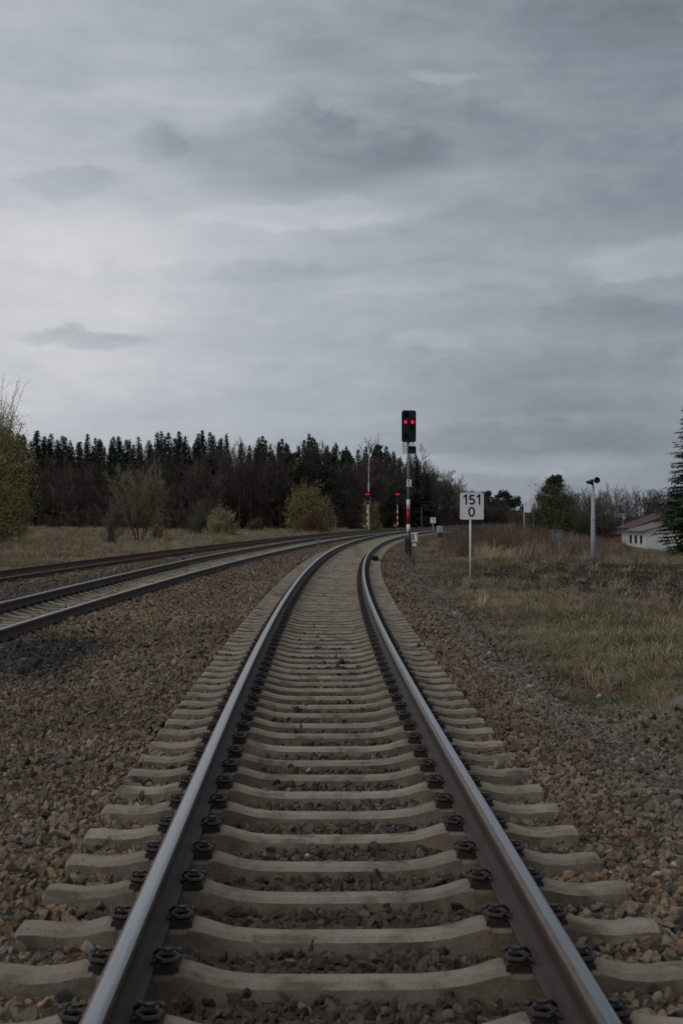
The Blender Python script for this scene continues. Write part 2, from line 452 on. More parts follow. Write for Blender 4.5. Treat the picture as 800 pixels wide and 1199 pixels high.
def ico(sub=2):
    t = (1 + 5 ** .5) / 2
    v = [(-1, t, 0), (1, t, 0), (-1, -t, 0), (1, -t, 0), (0, -1, t), (0, 1, t), (0, -1, -t), (0, 1, -t), (t, 0, -1), (t, 0, 1), (-t, 0, -1), (-t, 0, 1)]
    f = [(0, 11, 5), (0, 5, 1), (0, 1, 7), (0, 7, 10), (0, 10, 11), (1, 5, 9), (5, 11, 4), (11, 10, 2), (10, 7, 6), (7, 1, 8), (3, 9, 4), (3, 4, 2), (3, 2, 6), (3, 6, 8), (3, 8, 9), (4, 9, 5), (2, 4, 11), (6, 2, 10), (8, 6, 7), (9, 8, 1)]
    v = [np.array(p) / np.linalg.norm(p) for p in v]
    for _ in range(sub):
        c, nf = {}, []
        def mid(a, b):
            k = (min(a, b), max(a, b))
            if k not in c:
                p = v[a] + v[b]; v.append(p / np.linalg.norm(p)); c[k] = len(v) - 1
            return c[k]
        for a, b, d in f:
            x, y, z = mid(a, b), mid(b, d), mid(d, a)
            nf += [(a, x, z), (b, y, x), (d, z, y), (x, y, z)]
        f = nf
    return np.array(v), np.array(f)
def stone_mesh(k, mat, sub=2, cuts=12):
    r = np.random.default_rng(100 + k)
    v, f = ico(sub)
    for _ in range(cuts):
        n = r.normal(size=3); n /= np.linalg.norm(n); h = r.uniform(.38, .8)
        q = v @ n - h
        v = v - np.maximum(q, 0)[:, None] * n[None, :]
    v = v * np.array([1.0, r.uniform(.7, 1), r.uniform(.55, .8)])
    v += r.normal(size=v.shape) * .018
    return np_mesh(f'stone_{k}', v, f, mat, False)
STONES = [stone_mesh(k, M['stone']) for k in range(10)]

def jitter_grid(x0, x1, y0, y1, cell, r):
    nx, ny = int((x1 - x0) / cell) + 1, int((y1 - y0) / cell) + 1
    gx, gy = np.meshgrid(np.arange(nx), np.arange(ny))
    x = x0 + (gx + r.random(gx.shape)) * cell; y = y0 + (gy + r.random(gy.shape)) * cell
    return x.ravel(), y.ravel()
def seen(x, y, m=1.6):
    """keeps to what the camera, or one a step aside, can look at"""
    return (np.abs(x) < .2335 * y + m) & (y > 2.4)

def build_ballast():
    P, S, T = [], [], []
    r = np.random.default_rng(21)
    for y0, y1, cell in ((2.6, 9, .046), (9, 16, .050), (16, 30, .066), (30, 55, .10), (55, 110, .17), (110, 200, .40)):
        x, y = jitter_grid(-16, 18 if y0 < 60 else 22, y0, y1, cell, r)
        k = seen(x, y, 1.2); x, y = x[k], y[k]
        d = x - Xm(y)
        e = edge_r(x, y)
        k = (d > O3s(y) - 2.2 - .5 * r.random(len(x))) & (d < e + .9 * r.random(len(x)) ** 3)
        x, y, d = x[k], y[k], d[k]
        n = len(x)
        s = np.minimum(cell, .075) * (.42 + .62 * r.random(n) ** 1.3)
        z = bed_z(x, y) + s * r.uniform(-.35, .35, n)
        on = np.zeros(n, bool)
        for o in (0 * y, O2s(y), O3s(y)): on |= np.abs(d - o) < (1.36 if np.ndim(o) and not np.any(o) else .72)
        z = np.where(on, bed_z(x, y) + s * np.where(y < 22, r.uniform(-.35, .35, n), r.uniform(-.6, .1, n)), z)
        # colour: brown stones, darker between the rails, greyer on the outer right shoulder
        br = np.array([.212, .143, .086]); gr = np.array([.190, .156, .116]); dk = np.array([.040, .034, .030]); pale = np.array([.36, .33, .28]); re = np.array([.165, .098, .060])
        u = r.random(n)
        c = np.where((u < .50)[:, None], br, np.where((u < .88)[:, None], gr, np.where((u < .93)[:, None], re * 0.95, dk * 1.8)))
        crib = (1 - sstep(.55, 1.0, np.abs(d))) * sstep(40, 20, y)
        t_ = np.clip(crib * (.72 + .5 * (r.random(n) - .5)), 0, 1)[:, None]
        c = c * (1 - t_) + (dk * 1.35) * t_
        out = (sstep(1.6, 2.3, d) * (.45 + .55 * r.random(n)))[:, None]
        c = c * (1 - out) + np.array([.178, .157, .130]) * out
        c = np.where((r.random(n) < .008)[:, None], pale, c)
        # grey gravel between the second and third track, dark pile beside the second track
        o2, o3 = O2s(y), O3s(y)
        mid = (sstep(.2, .5, (d - o3 - 1) / (o2 - o3 - 2.2)) * sstep(.0, .1, o2 - 1.2 - d))[:, None] * .75
        c = c * (1 - mid) + np.array([.10, .088, .078]) * mid
        pile = np.exp(-((x + 3.8 + .03 * (y - 18.5)) / .72) ** 4 - ((y - 18.7) / 2.7) ** 4)[:, None] * (r.random(n) < .96)[:, None]
        c = c * (1 - .95 * pile) + np.array([.034, .036, .039]) * .95 * pile
        blot = vnoise(x, y, 1.1, 31)[:, None]
        wide = vnoise(x, y, 4.3, 33)[:, None]
        c = c * (.68 + .38 * blot + .28 * wide) * r.uniform(.62, 1.38, n)[:, None]
        # a few stones heaped above the rest
        z = z + np.where((r.random(n) < .06) & (~on | (y < 14)), s * .6, 0)
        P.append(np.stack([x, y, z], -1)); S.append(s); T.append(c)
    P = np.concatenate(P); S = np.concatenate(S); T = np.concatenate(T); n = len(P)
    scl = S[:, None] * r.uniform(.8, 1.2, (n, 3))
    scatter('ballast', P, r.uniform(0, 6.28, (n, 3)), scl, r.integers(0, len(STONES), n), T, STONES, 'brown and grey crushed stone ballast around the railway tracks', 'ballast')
    # dark rubble on the right
    x1, y1 = jitter_grid(3.0, 21, 32, 68, .15, r)
    k = seen(x1, y1) & (r.random(len(x1)) < in_soil(x1, y1) * .75)
    x2, y2 = jitter_grid(2.0, 8, 3, 32, .11, r)
    d2 = x2 - Xm(y2)
    k2 = seen(x2, y2) & (d2 > edge_r(x2, y2)) & (r.random(len(x2)) < .6 * np.exp(-np.maximum(d2 - edge_r(x2, y2), 0) / 1.1))
    x = np.concatenate([x1[k], x2[k2]]); y = np.concatenate([y1[k], y2[k2]]); n = len(x)
    s = r.uniform(.02, .075, n) * np.where(y > 32, 1.0, .65)
    c = np.array([.075, .060, .047]) * r.uniform(.5, 1.8, n)[:, None]
    c = np.where((r.random(n) < .006)[:, None], np.array([.34, .33, .30]), c)
    P = np.stack([x, y, bed_z(x, y) + .03], -1)
    scatter('rubble', P, r.uniform(0, 6.28, (n, 3)), s[:, None] * r.uniform(.8, 1.2, (n, 3)), r.integers(0, len(STONES), n), c, STONES, 'dark rubble strewn over the bare earth right of the track', 'rubble')
build_ballast()

def tuft_mesh(k, mat, blades, h, spread, lean, w):
    r = np.random.default_rng(300 + k); V, Fc = [], []
    for i in range(blades):
        a = r.uniform(0, 6.28); p = np.array([r.normal() * spread, r.normal() * spread, -.03])
        hh = h * r.uniform(.45, 1.0); l = lean * r.uniform(.2, 1.2)
        dr = np.array([math.cos(a), math.sin(a), 0]); b2 = r.uniform(0, 6.28); sd = np.array([math.cos(b2), math.sin(b2), 0]) * w
        m_ = p + dr * l * .35 * hh + np.array([0, 0, hh * .6]); e = p + dr * l * hh + np.array([0, 0, hh * (1 - .25 * l)])
        b = len(V)
        V += [p - sd, p + sd, m_ + sd * .8, m_ - sd * .8, e + sd * .25, e - sd * .25]; Fc += [(b, b + 1, b + 2, b + 3), (b + 3, b + 2, b + 4, b + 5)]
    return np_mesh(f'tuft_{k}', V, Fc, mat)
def build_grass():
    r = np.random.default_rng(41)
    tufts = [tuft_mesh(k, M['blade'], 26, 1.0, .22, .75, .018) for k in range(5)]
    P, S, T = [], [], []
    straw = np.array([.31, .245, .155]); pale = np.array([.44, .375, .265]); green = np.array([.14, .142, .072]); brown = np.array([.175, .13, .082])
    for y0, y1, cell, hs in ((3, 20, .075, .17), (20, 45, .12, .25), (45, 75, .20, .32), (75, 130, .5, .42), (130, 240, 1.1, .6)):
        for side in (0, 1):
            x, y = jitter_grid(*((1.5, 24) if side else (-60, 0)), y0, y1, cell, r)
            k = seen(x, y); x, y = x[k], y[k]
            d = x - Xm(y); e = edge_r(x, y)
            clump = vnoise(x, y, .9, 51) * .6 + vnoise(x, y, .33, 52) * .4
            if side:
                k = (d > e - .1) & (r.random(len(x)) < (.42 + 1.1 * sstep(.34, .58, clump)) * sstep(-.1, .7, d - e)) & (r.random(len(x)) > in_soil(x, y) * .97)
                hh = hs * (.45 + .9 * clump)
                # short at the ballast's edge, longer and paler towards the earth bank
                hh *= .55 + .6 * sstep(.5, 2.5, d - e)
            else:
                fe = np.interp(x / np.maximum(y, 1) * F + 400, FEX, FEY)
                k = (d < O3s(y) - 2.2) & (y < fe + 4) & (r.random(len(x)) < .35 + sstep(.3, .6, clump))
                hh = hs * (.5 + .8 * clump)
            x, y, clump, hh, d, e = x[k], y[k], clump[k], hh[k], d[k], e[k]; n = len(x)
            if not n: continue
            g = sstep(.46, .72, vnoise(x, y, 1.7, 53) * .6 + vnoise(x, y, .5, 54) * .4)[:, None] * (.75 if side else .3)
            if side: g = np.clip(g + .45 * (sstep(3.2, .8, d - e) * (.3 + .7 * clump))[:, None] * r.random((n, 1)), 0, .9)
            b = sstep(.45, .75, vnoise(x, y, 2.6, 55))[:, None] * .6
            u = r.random(n)[:, None]
            c = straw * (1 - u * .5) + pale * u * .5
            c = c * (1 - b) + brown * b; c = c * (1 - g) + green * g
            if side:
                ru = np.exp(-((x - 3.1) / .5) ** 2 - ((y - 17.8) / 1.2) ** 2)[:, None]
                c = c * (1 - ru) + np.array([.16, .075, .03]) * ru
            c = c * r.uniform(.6, 1.3, n)[:, None]
            P.append(np.stack([x, y, bed_z(x, y) - .02], -1)); S.append(hh * r.uniform(.7, 1.3, n)); T.append(c)
    P = np.concatenate(P); S = np.concatenate(S); T = np.concatenate(T); n = len(P)
    rot = np.stack([r.normal(0, .12, n), r.normal(0, .12, n), r.uniform(0, 6.28, n)], -1)
    W_ = np.maximum(S, .17) * 1.15; scl = np.stack([W_, W_, S], -1)
    scatter('grass', P, rot, scl, r.integers(0, 5, n), T, tufts, 'straw coloured winter grass with green patches beside the tracks', 'grass')
build_grass()

def stem_mesh(k):
    """a bundle of upright dry weed stems with side twigs, one metre tall"""
    r = np.random.default_rng(500 + k); mb = MB()
    for i in range(9):
        p = np.array([r.normal() * .16, r.normal() * .16, -.05]); a = r.uniform(0, 6.28); l = r.uniform(.05, .35)
        h = r.uniform(.55, 1.0); e = p + np.array([math.cos(a) * l, math.sin(a) * l, h]); m_ = (p + e) / 2 + r.normal(size=3) * .03
        mb.tube([p, m_, e], [.009, .007, .003], 3, cap=False)
        for j in range(5):
            t = r.uniform(.35, 1); q = p * (1 - t) + e * t; b = r.uniform(0, 6.28); w = r.uniform(.08, .24)
            mb.tube([q, q + np.array([math.cos(b) * w, math.sin(b) * w, w * r.uniform(.5, 1.3)])], [.005, .003], 3, cap=False)
    return mb.mesh(f'weed_{k}', M['blade'])
WPX = [480, 520, 560, 620, 640, 670, 700, 725, 740, 760, 800, 900]
WPY = [626, 620, 611, 612, 616, 623, 627, 632, 640, 645, 646, 646]
def build_weeds():
    r = np.random.default_rng(61); ms = [stem_mesh(k) for k in range(5)]
    X, Y, H, C = [], [], [], []
    def belt(x0, x1, y0, y1, cell, keep, h, col):
        x, y = jitter_grid(x0, x1, y0, y1, cell, r)
        cl = vnoise(x, y, 2.4, 63)
        k = (r.random(len(x)) < keep * (.4 + cl)) & seen(x, y, 6) & ((x - Xm(y)) > 2.9) & ((x - Xm(y) > 4.2) | (y < 100)) | ((x < -8) & (r.random(len(x)) < keep * cl) & seen(x, y, 6))
        qx = 400 + F * x / y; qc = np.interp(qx, WPX, WPY)
        room = CAM_Z + (HOR - qc) / F * y - bed_z(x, y)
        k &= (r.random(len(x)) > in_soil(x, y) * .95) | (x < 0)
        k &= ((qx > 516 + 10 * cl) & (room > .25)) | (x < 0)
        x, y, cl, room = x[k], y[k], cl[k], room[k]; n = len(x)
        hh = h * (.45 + .9 * cl) * r.uniform(.6, 1.25, n); hh = np.where(x > 0, np.minimum(hh, room * r.uniform(.6, 1.08, n)), hh)
        X.append(x); Y.append(y); H.append(hh); C.append(np.array(col) * r.uniform(.5, 1.45, n)[:, None] * (.6 + .8 * vnoise(x, y, 3.1, 64))[:, None])
    belt(4.6, 25, 68, 84, .45, .65, 1.3, (.185, .135, .095))
    belt(5.5, 34, 84, 118, .62, .75, 1.9, (.155, .108, .076))
    belt(11, 50, 118, 160, 1.1, .8, 2.3, (.12, .09, .068))
    belt(6, 22, 62, 74, .40, .45, .8, (.33, .26, .175))
    belt(-32, -17, 68, 100, .7, .45, .95, (.23, .18, .12))
    belt(-60, -12, 125, 175, 1.8, .25, .8, (.21, .165, .105))
    belt(3, 14, 12, 46, .34, .42, .36, (.36, .29, .19))
    belt(5, 14, 28, 48, .5, .3, .6, (.33, .26, .17))
    x, y, h, c = map(np.concatenate, (X, Y, H, C)); n = len(x)
    rot = np.stack([r.normal(0, .15, n), r.normal(0, .15, n), r.uniform(0, 6.28, n)], -1)
    scatter('dry_weeds', np.stack([x, y, bed_z(x, y)], -1), rot, np.stack([h * .9, h * .9, h], -1), r.integers(0, 5, n), c, ms, 'tall russet dry weeds and brambles massed beyond the grass', 'weeds')
build_weeds()

# ------------------------------------------------------------------ railway tracks
def sleeper_mesh():
    st = [(0, -.046, .125, .20), (.26, -.045, .125, .20), (.36, -.040, .127, .20), (.44, -.030, .13, .21), (.50, -.014, .138, .22), (.545, .000, .145, .23), (.575, .007, .15, .24), (.60, .009, .155, .25), (.615, -.004, .16, .25),
          (.885, -.004, .16, .26), (.90, .012, .16, .26), (.94, .010, .16, .26), (1.02, -.010, .155, .255), (1.12, -.017, .15, .25), (1.22, -.006, .15, .25), (1.285, -.006, .145, .245), (1.30, -.024, .12, .23)]
    full = [(-x, *q) for x, *q in reversed(st[1:])] + st
    V, Fc = [], []
    for x, z, wt, wb in full:
        c = .022
        V += [(x, -wb / 2, -.19), (x, -wt / 2 - .008, z - c), (x, -wt / 2 + .014, z), (x, wt / 2 - .014, z), (x, wt / 2 + .008, z - c), (x, wb / 2, -.19)]
    n = len(full)
    for i in range(n - 1):
        for k in range(5):
            k2 = (k + 1) % 6
            Fc.append((i * 6 + k, (i + 1) * 6 + k, (i + 1) * 6 + k2, i * 6 + k2))
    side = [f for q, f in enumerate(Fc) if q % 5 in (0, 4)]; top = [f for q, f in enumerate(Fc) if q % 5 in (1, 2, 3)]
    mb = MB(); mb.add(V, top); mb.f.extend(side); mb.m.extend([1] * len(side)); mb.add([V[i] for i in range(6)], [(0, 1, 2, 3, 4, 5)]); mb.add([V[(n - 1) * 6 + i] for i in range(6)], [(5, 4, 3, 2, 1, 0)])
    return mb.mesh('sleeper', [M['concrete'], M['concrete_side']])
def clip_mesh(s):
    """bolted tension clamp on its angled guide plate; s = +1 plate lies towards +x of the rail"""
    mb = MB()
    mb.prism([(s * .072, -.006), (s * .165, -.006), (s * .160, .022), (s * .135, .030), (s * .078, .012)], -.075, .075)
    for q in (-1, 1):
        mb.tube([(s * .140, q * .012, .040), (s * .095, q * .020, .050), (s * .078, q * .045, .044), (s * .105, q * .068, .036), (s * .150, q * .066, .040), (s * .162, q * .040, .044), (s * .150, q * .022, .046)], .011, 6)
        mb.tube([(s * .085, q * .052, .042), (s * .060, q * .060, .030)], .009, 6)
    a = [k * math.pi / 3 for k in range(6)]
    mb.add([(s * .118 + .019 * math.cos(t), .019 * math.sin(t), z) for z in (.030, .066) for t in a], [(0, 1, 2, 3, 4, 5), (11, 10, 9, 8, 7, 6)] + [(k, (k + 1) % 6, 6 + (k + 1) % 6, 6 + k) for k in range(6)])
    mb.tube([(s * .118, 0, .046), (s * .118, 0, .053)], .031, 10)
    mb.box((s * .03, 0, -.001), (.07, .17, .006), 0)
    return mb.mesh('rail_fastening', M['clip'])
def rail_profile():
    h = [(0, 0), (.014, -.0003), (.021, -.0012), (.028, -.0034), (.033, -.008), (.0355, -.016), (.0355, -.036), (.030, -.042), (.012, -.050), (.0085, -.062), (.0085, -.128), (.014, -.142), (.034, -.150), (.070, -.157), (.075, -.160), (.075, -.172)]
    return [(-x, z) for x, z in reversed(h[1:])] + h
PROF = rail_profile()
NP_ = len(PROF)
def rail_mesh(i, off, y0, y1, band, top, side):
    ys = [y0]
    while ys[-1] < y1: ys.append(ys[-1] + (.6 if ys[-1] < 40 else 1.2 if ys[-1] < 90 else 2.5))
    V = []
    for y in ys:
        for (px, pz) in PROF: V.append(tpoint(i, y, off + px, pz))
    mb = MB(); Fc, mi = [], []
    fa, fb, fc = [], [], []
    for a in range(len(ys) - 1):
        for k in range(NP_):
            k2 = (k + 1) % NP_
            q = (a * NP_ + k, (a + 1) * NP_ + k, (a + 1) * NP_ + k2, a * NP_ + k2)
            xm = (PROF[k][0] + PROF[k2][0]) / 2; zm = (PROF[k][1] + PROF[k2][1]) / 2
            (fb if (zm > -.014 and band[0] <= xm <= band[1]) else fc if (zm > -.03 and top is M['polished'] and band[0] < band[1]) else fa).append(q)
    fa.append(tuple(range(NP_))); fa.append(tuple((len(ys) - 1) * NP_ + k for k in range(NP_ - 1, -1, -1)))
    mb.add(V, fa, 0); b = mb.n
    mb.f.extend(fb); mb.m.extend([1] * len(fb)); mb.f.extend(fc); mb.m.extend([2] * len(fc))
    me = mb.mesh('rail', [side, top, M['rail_head_dull']], False)
    return me

def build_track(i, y0, y1, label, rail_bands, top, side, first_sleeper, n_ind, fast_n):
    t = thing('railway_track', (float(tx(i, 5)), 5, TRK[i][1]), label, 'railway track', 'railway tracks side by side')
    inv = Vector(t.location)
    def child(name, me, lab=None):
        return obj(name, me, t, -inv, label=lab)
    for off, band, lab in ((-.7535, rail_bands[0], None), (.7535, rail_bands[1], None)):
        child('rail', rail_mesh(i, off, y0, y1, band, top, side), lab)
    # concrete sleepers every 60 cm
    y, s_list = first_sleeper, []
    while y < y1 - 1:
        s_list.append(y); y += .6 * math.cos(heading(i, y))
    rr = random.Random(5 + i)
    far = []
    for k, y in enumerate(s_list):
        h = heading(i, y); x_, y_, z_ = tpoint(i, y, 0, -.182)
        mat = Matrix.Translation((x_, y_, z_ + rr.uniform(-.005, .004))) @ Matrix.Rotation(-h + rr.uniform(-.011, .011), 4, 'Z') @ Matrix.Rotation(float(math.atan(cant(i, y) / 1.5)), 4, 'Y')
        if k < n_ind:
            o = obj('sleeper', SLEEPER, t)
            o.matrix_local = Matrix.Translation(-inv) @ mat
            if k < fast_n:
                for off in (-.7535, .7535):
                    for s in (0, 1):
                        obj('rail_fastening', CLIPS[s], o, (off, 0, 0))
        else: far.append(mat)
    if far:
        v0 = np.array([p.co for p in SLEEPER.vertices]); f0 = [tuple(p.vertices) for p in SLEEPER.polygons]; m0 = [p.material_index for p in SLEEPER.polygons]
        mb = MB()
        for mat in far:
            A = np.array(mat); mb.add(v0 @ A[:3, :3].T + A[:3, 3], f0); mb.m[-len(m0):] = m0
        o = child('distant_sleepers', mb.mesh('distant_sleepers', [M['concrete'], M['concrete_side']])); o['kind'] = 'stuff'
        mc = MB(); vs = [(np.array([p.co for p in c.vertices]), [tuple(p.vertices) for p in c.polygons]) for c in (CLIP_FAR, )]
        for mat in far[:220]:
            A = np.array(mat)
            for off in (-.7535, .7535):
                for v1, f1 in vs: mc.add((v1 + np.array([off, 0, 0])) @ A[:3, :3].T + A[:3, 3], f1)
        o = child('distant_fastenings', mc.mesh('distant_fastenings', M['clip'])); o['kind'] = 'stuff'
    return t
SLEEPER = sleeper_mesh(); CLIPS = [clip_mesh(-1), clip_mesh(1)]
_c = MB()
for s in (-1, 1): _c.box((s * .12, 0, .02), (.085, .14, .055), 0, .015)
CLIP_FAR = _c.mesh('fastening_far', M['clip'])
W = (-.022, .022)
build_track(0, -4, 300, 'wide main railway track with polished rails running from the foreground into the right hand bend', ((-.021, .034), (-.012, .028)), M['polished'], M['rail_side'], 2.37, 100, 100)
build_track(1, 8, 300, 'middle railway track with dark sided polished rails left of the foreground track', (W, W), M['polished'], M['rail_side'], 15.0, 100, 60)
build_track(2, 20, 300, 'rust brown railway track nearest the grassy field', ((0, 0), (0, 0)), M['polished'], M['rail_rust'], 27.0, 100, 0)

# ------------------------------------------------------------------ signals and signs
def box_part(name, c, size, mat, parent, ch=.01, label=None):
    mb = MB(); mb.box(c, size, 0, ch); return obj(name, mb.mesh(name, mat), parent, label=label)
def octo(x0, x1, z0, z1, c):
    return [(x0 + c, z0), (x1 - c, z0), (x1, z0 + c), (x1, z1 - c), (x1 - c, z1), (x0 + c, z1), (x0, z1 - c), (x0, z0 + c)]

def main_signal():
    Y = 64.0; k = Y / F
    x = at(478.2, Y); g = gz(x, Y)
    t = thing('light_signal', (x, Y, g), 'tall colour light signal with two red lamps on a red and white mast', 'signal')
    X = lambda px: (px - 478.2) * k
    Zz = lambda py: up(py, Y) - g
    mb = MB(); mb.tube([(0, 0, Zz(622)), (0, 0, Zz(585))], .068, 14); mb.tube([(0, 0, Zz(585)), (0, 0, Zz(481) - .15)], .058, 12)
    mast = obj('mast', mb.mesh('mast', M['metal_grey'], True), t)
    for a, b, m, n in ((585, 595.5, 'white', 'mast_band'), (595.5, 614, 'red', 'mast_band'), (614, 623.5, 'white', 'mast_band')):
        q = MB(); q.tube([(0, 0, Zz(b)), (0, 0, Zz(a))], .076, 16); obj(n, q.mesh(n, M[m], True), mast, label={'white': 'white painted band', 'red': 'red painted band'}[m])
    # head: board with cut corners, lamps under hoods
    hd = MB(); hd.prism(octo(X(470.3), X(487.2), Zz(518), Zz(480.6), .07), -.05, -.12); hd.prism(octo(X(472.2), X(485.4), Zz(516.5), Zz(482.5), .05), .16, -.05)
    head = obj('signal_head', hd.mesh('signal_head', M['black']), t)
    for px, py, lit in ((474.9, 494.3, 1), (483.0, 494.3, 1), (475.6, 486.3, 0), (482.5, 502, 0), (475.5, 511, 0)):
        lm = MB(); lm.disc((X(px), -.135, Zz(py)), .074, .02, 18)
        obj('lamp', lm.mesh('lamp', M['lamp'] if lit else M['glass'], True), head, label='lit red lamp' if lit else 'dark unlit lamp')
        hb = MB(); ang = [R_(d) for d in range(-20, 201, 20)]
        po = [(X(px) + .115 * math.cos(a), Zz(py) + .115 * math.sin(a)) for a in ang] + [(X(px) + .102 * math.cos(a), Zz(py) + .102 * math.sin(a)) for a in reversed(ang)]
        for j in range(len(ang) - 1):
            q = [po[j], po[j + 1], po[len(po) - 2 - j], po[len(po) - 1 - j]]
            hb.prism(q, -.12, -.36 if lit else -.30)
        obj('lamp_hood', hb.mesh('lamp_hood', M['black']), head)
    br = MB()
    for px in (473.2, 476.2, 481.2, 484.2): br.box((X(px), -.03, Zz(520.2)), (.035, .05, .15), 0, rot=Matrix.Rotation(.45, 3, 'Y'))
    br.box((X(479), .0, Zz(522.6)), (.58, .05, .03)); br.box((X(471.8), -.02, Zz(524.5)), (.02, .02, .52)); br.box((X(474.2), -.02, Zz(530.6)), (.19, .02, .025))
    obj('bracket', br.mesh('bracket', M['metal_grey']), t)
    ex = MB(); ex.prism(octo(X(477.6), X(487.2), Zz(531.3), Zz(522.8), .03), .12, -.12)
    ind = obj('indicator_box', ex.mesh('indicator_box', M['black']), t)
    box_part('visor', (X(482.4), -.20, Zz(523.3)), (.34, .16, .02), M['black'], ind, .005)
    box_part('identification_plate', (X(474.5), -.05, Zz(526.3)), (.17, .012, .23), M['white'], t, .004, 'blank white plate under the head')
    pl = box_part('number_plate', (X(479.0), -.085, Zz(565.8)), (.21, .012, .32), M['white'], t, .004, 'white plate halfway up the mast')
    mk = MB()
    zc = Zz(565.8); s = lambda pts: mk.stroke([(X(479.0) + a * .001, zc + b * .001) for a, b in pts], .022, -.092, -.097)
    s([(-50, 30), (-50, 125)]); s([(-50, 125), (10, 118), (20, 85), (-45, 75)]); s([(55, 110), (55, 112.1)]); s([(60, 60), (60, 61)])
    s([(-55, -20), (20, -20), (40, -60), (-40, -120), (50, -120)])
    obj('marking', mk.mesh('marking', M['ink']), pl)
    fb = MB(); fb.box((0, 0, .55), (.30, .30, 1.12), 0, .02); fb.box((0, -.02, .06), (.5, .5, .22), 0, .03)
    obj('foundation', fb.mesh('foundation', M['foundation']), t)
    cb = MB(); cb.box((X(476), -.19, .68), (.17, .10, .55), 0, .012); cb.tube([(.09, -.17, -.05), (.09, -.17, .4), (.03, -.12, 1.3)], .03, 8)
    obj('cable_box', cb.mesh('cable_box', M['rail_side']), t)
main_signal()

def side_board():
    Y = 62.5; k = Y / F; x = at(485.6, Y); g = gz(x, Y)
    t = thing('trackside_sign', (x, Y, g), 'small white board with black marks at the foot of the tall signal', 'sign')
    Zz = lambda py: up(py, Y) - g
    p = MB(); p.tube([(-.03, .03, -.1), (-.03, .03, Zz(626))], .028, 8); obj('post', p.mesh('post', M['foundation'], True), t)
    b = box_part('board', (0, -.012, Zz(629)), (.25, .012, .38), M['white'], t, .004)
    mk = MB(); zc = Zz(629)
    s = lambda pts, w=.032: mk.stroke([(a * .001, zc + b * .001) for a, b in pts], w, -.0205, -.026)
    s([(-75, -110), (-75, 130)], .05); s([(-75, 110), (-15, 110)]); s([(-75, 15), (-25, 15)]); s([(-75, -100), (20, -100)]); s([(80, 60), (80, 140)], .025)
    obj('marking', mk.mesh('marking', M['ink']), b)
    q = box_part('lower_plate', (-.01, -.012, Zz(638)), (.16, .012, .11), M['white'], t, .004)
side_board()

def arc(cx, cz, rx, rz, a0, a1, n=14):
    return [(cx + rx * math.cos(R_(a0 + (a1 - a0) * i / n)), cz + rz * math.sin(R_(a0 + (a1 - a0) * i / n))) for i in range(n + 1)]
def km_sign():
    Y = 46.5; k = Y / F; x = at(550.8, Y); g = gz(x, Y)
    t = thing('kilometre_sign', (x, Y, g), 'white kilometre board lettered 151 over 0 on a pale post', 'sign')
    Zz = lambda py: up(py, Y) - g
    X = lambda px: (px - 550.8) * k
    p = MB(); p.tube([(0, 0, -.2), (0, 0, Zz(580))], .032, 12); obj('post', p.mesh('post', M['white'], True), t)
    mb = MB(); mb.prism(octo(X(538.6), X(566.4), Zz(608.3), Zz(577), .03), -.034, -.046); bd = obj('board', mb.mesh('board', M['white']), t)
    bk = MB()
    for py in (582, 603): bk.box((0, -.016, Zz(py)), (.14, .035, .04), 0, .004)
    obj('clamp', bk.mesh('clamp', M['metal_grey']), t)
    mk = MB(); w = .054; y0, y1 = -.0465, -.0505
    cx = X(552.5)
    def dig(ch, px, pyt, pyb, wid):
        zt, zb = Zz(pyt), Zz(pyb); h = zt - zb; c = X(px); hw = wid * k / 2
        L = []
        if ch == '1': L = [[(c - hw * .9, zt - .24 * h), (c + hw * .35, zt - .01), (c + hw * .35, zb)]]
        if ch == '5': L = [[(c + hw * .85, zt - w / 2), (c - hw * .62, zt - w / 2), (c - hw * .78, zb + h * .50)] ,
                           [(c - hw * .78, zb + h * .50)] + arc(c - hw * .05, zb + h * .33, hw * .95, h * .33 - w / 2, 125, -140, 18)]
        if ch == '0': L = [arc(c, (zt + zb) / 2, hw - w / 2, h / 2 - w / 2, 90, 450, 28)]
        for i, q in enumerate(L): mk.stroke(q, w, y0 - .0007 * i, y1 - .0007 * i)
    dig('1', 545.0, 579.3, 590.8, 5.0); dig('5', 552.6, 579.3, 590.9, 6.2); dig('1', 560.6, 579.3, 590.8, 5.0); dig('0', 552.2, 593.4, 605.2, 8.2)
    obj('lettering', mk.mesh('lettering', M['ink']), bd)
km_sign()

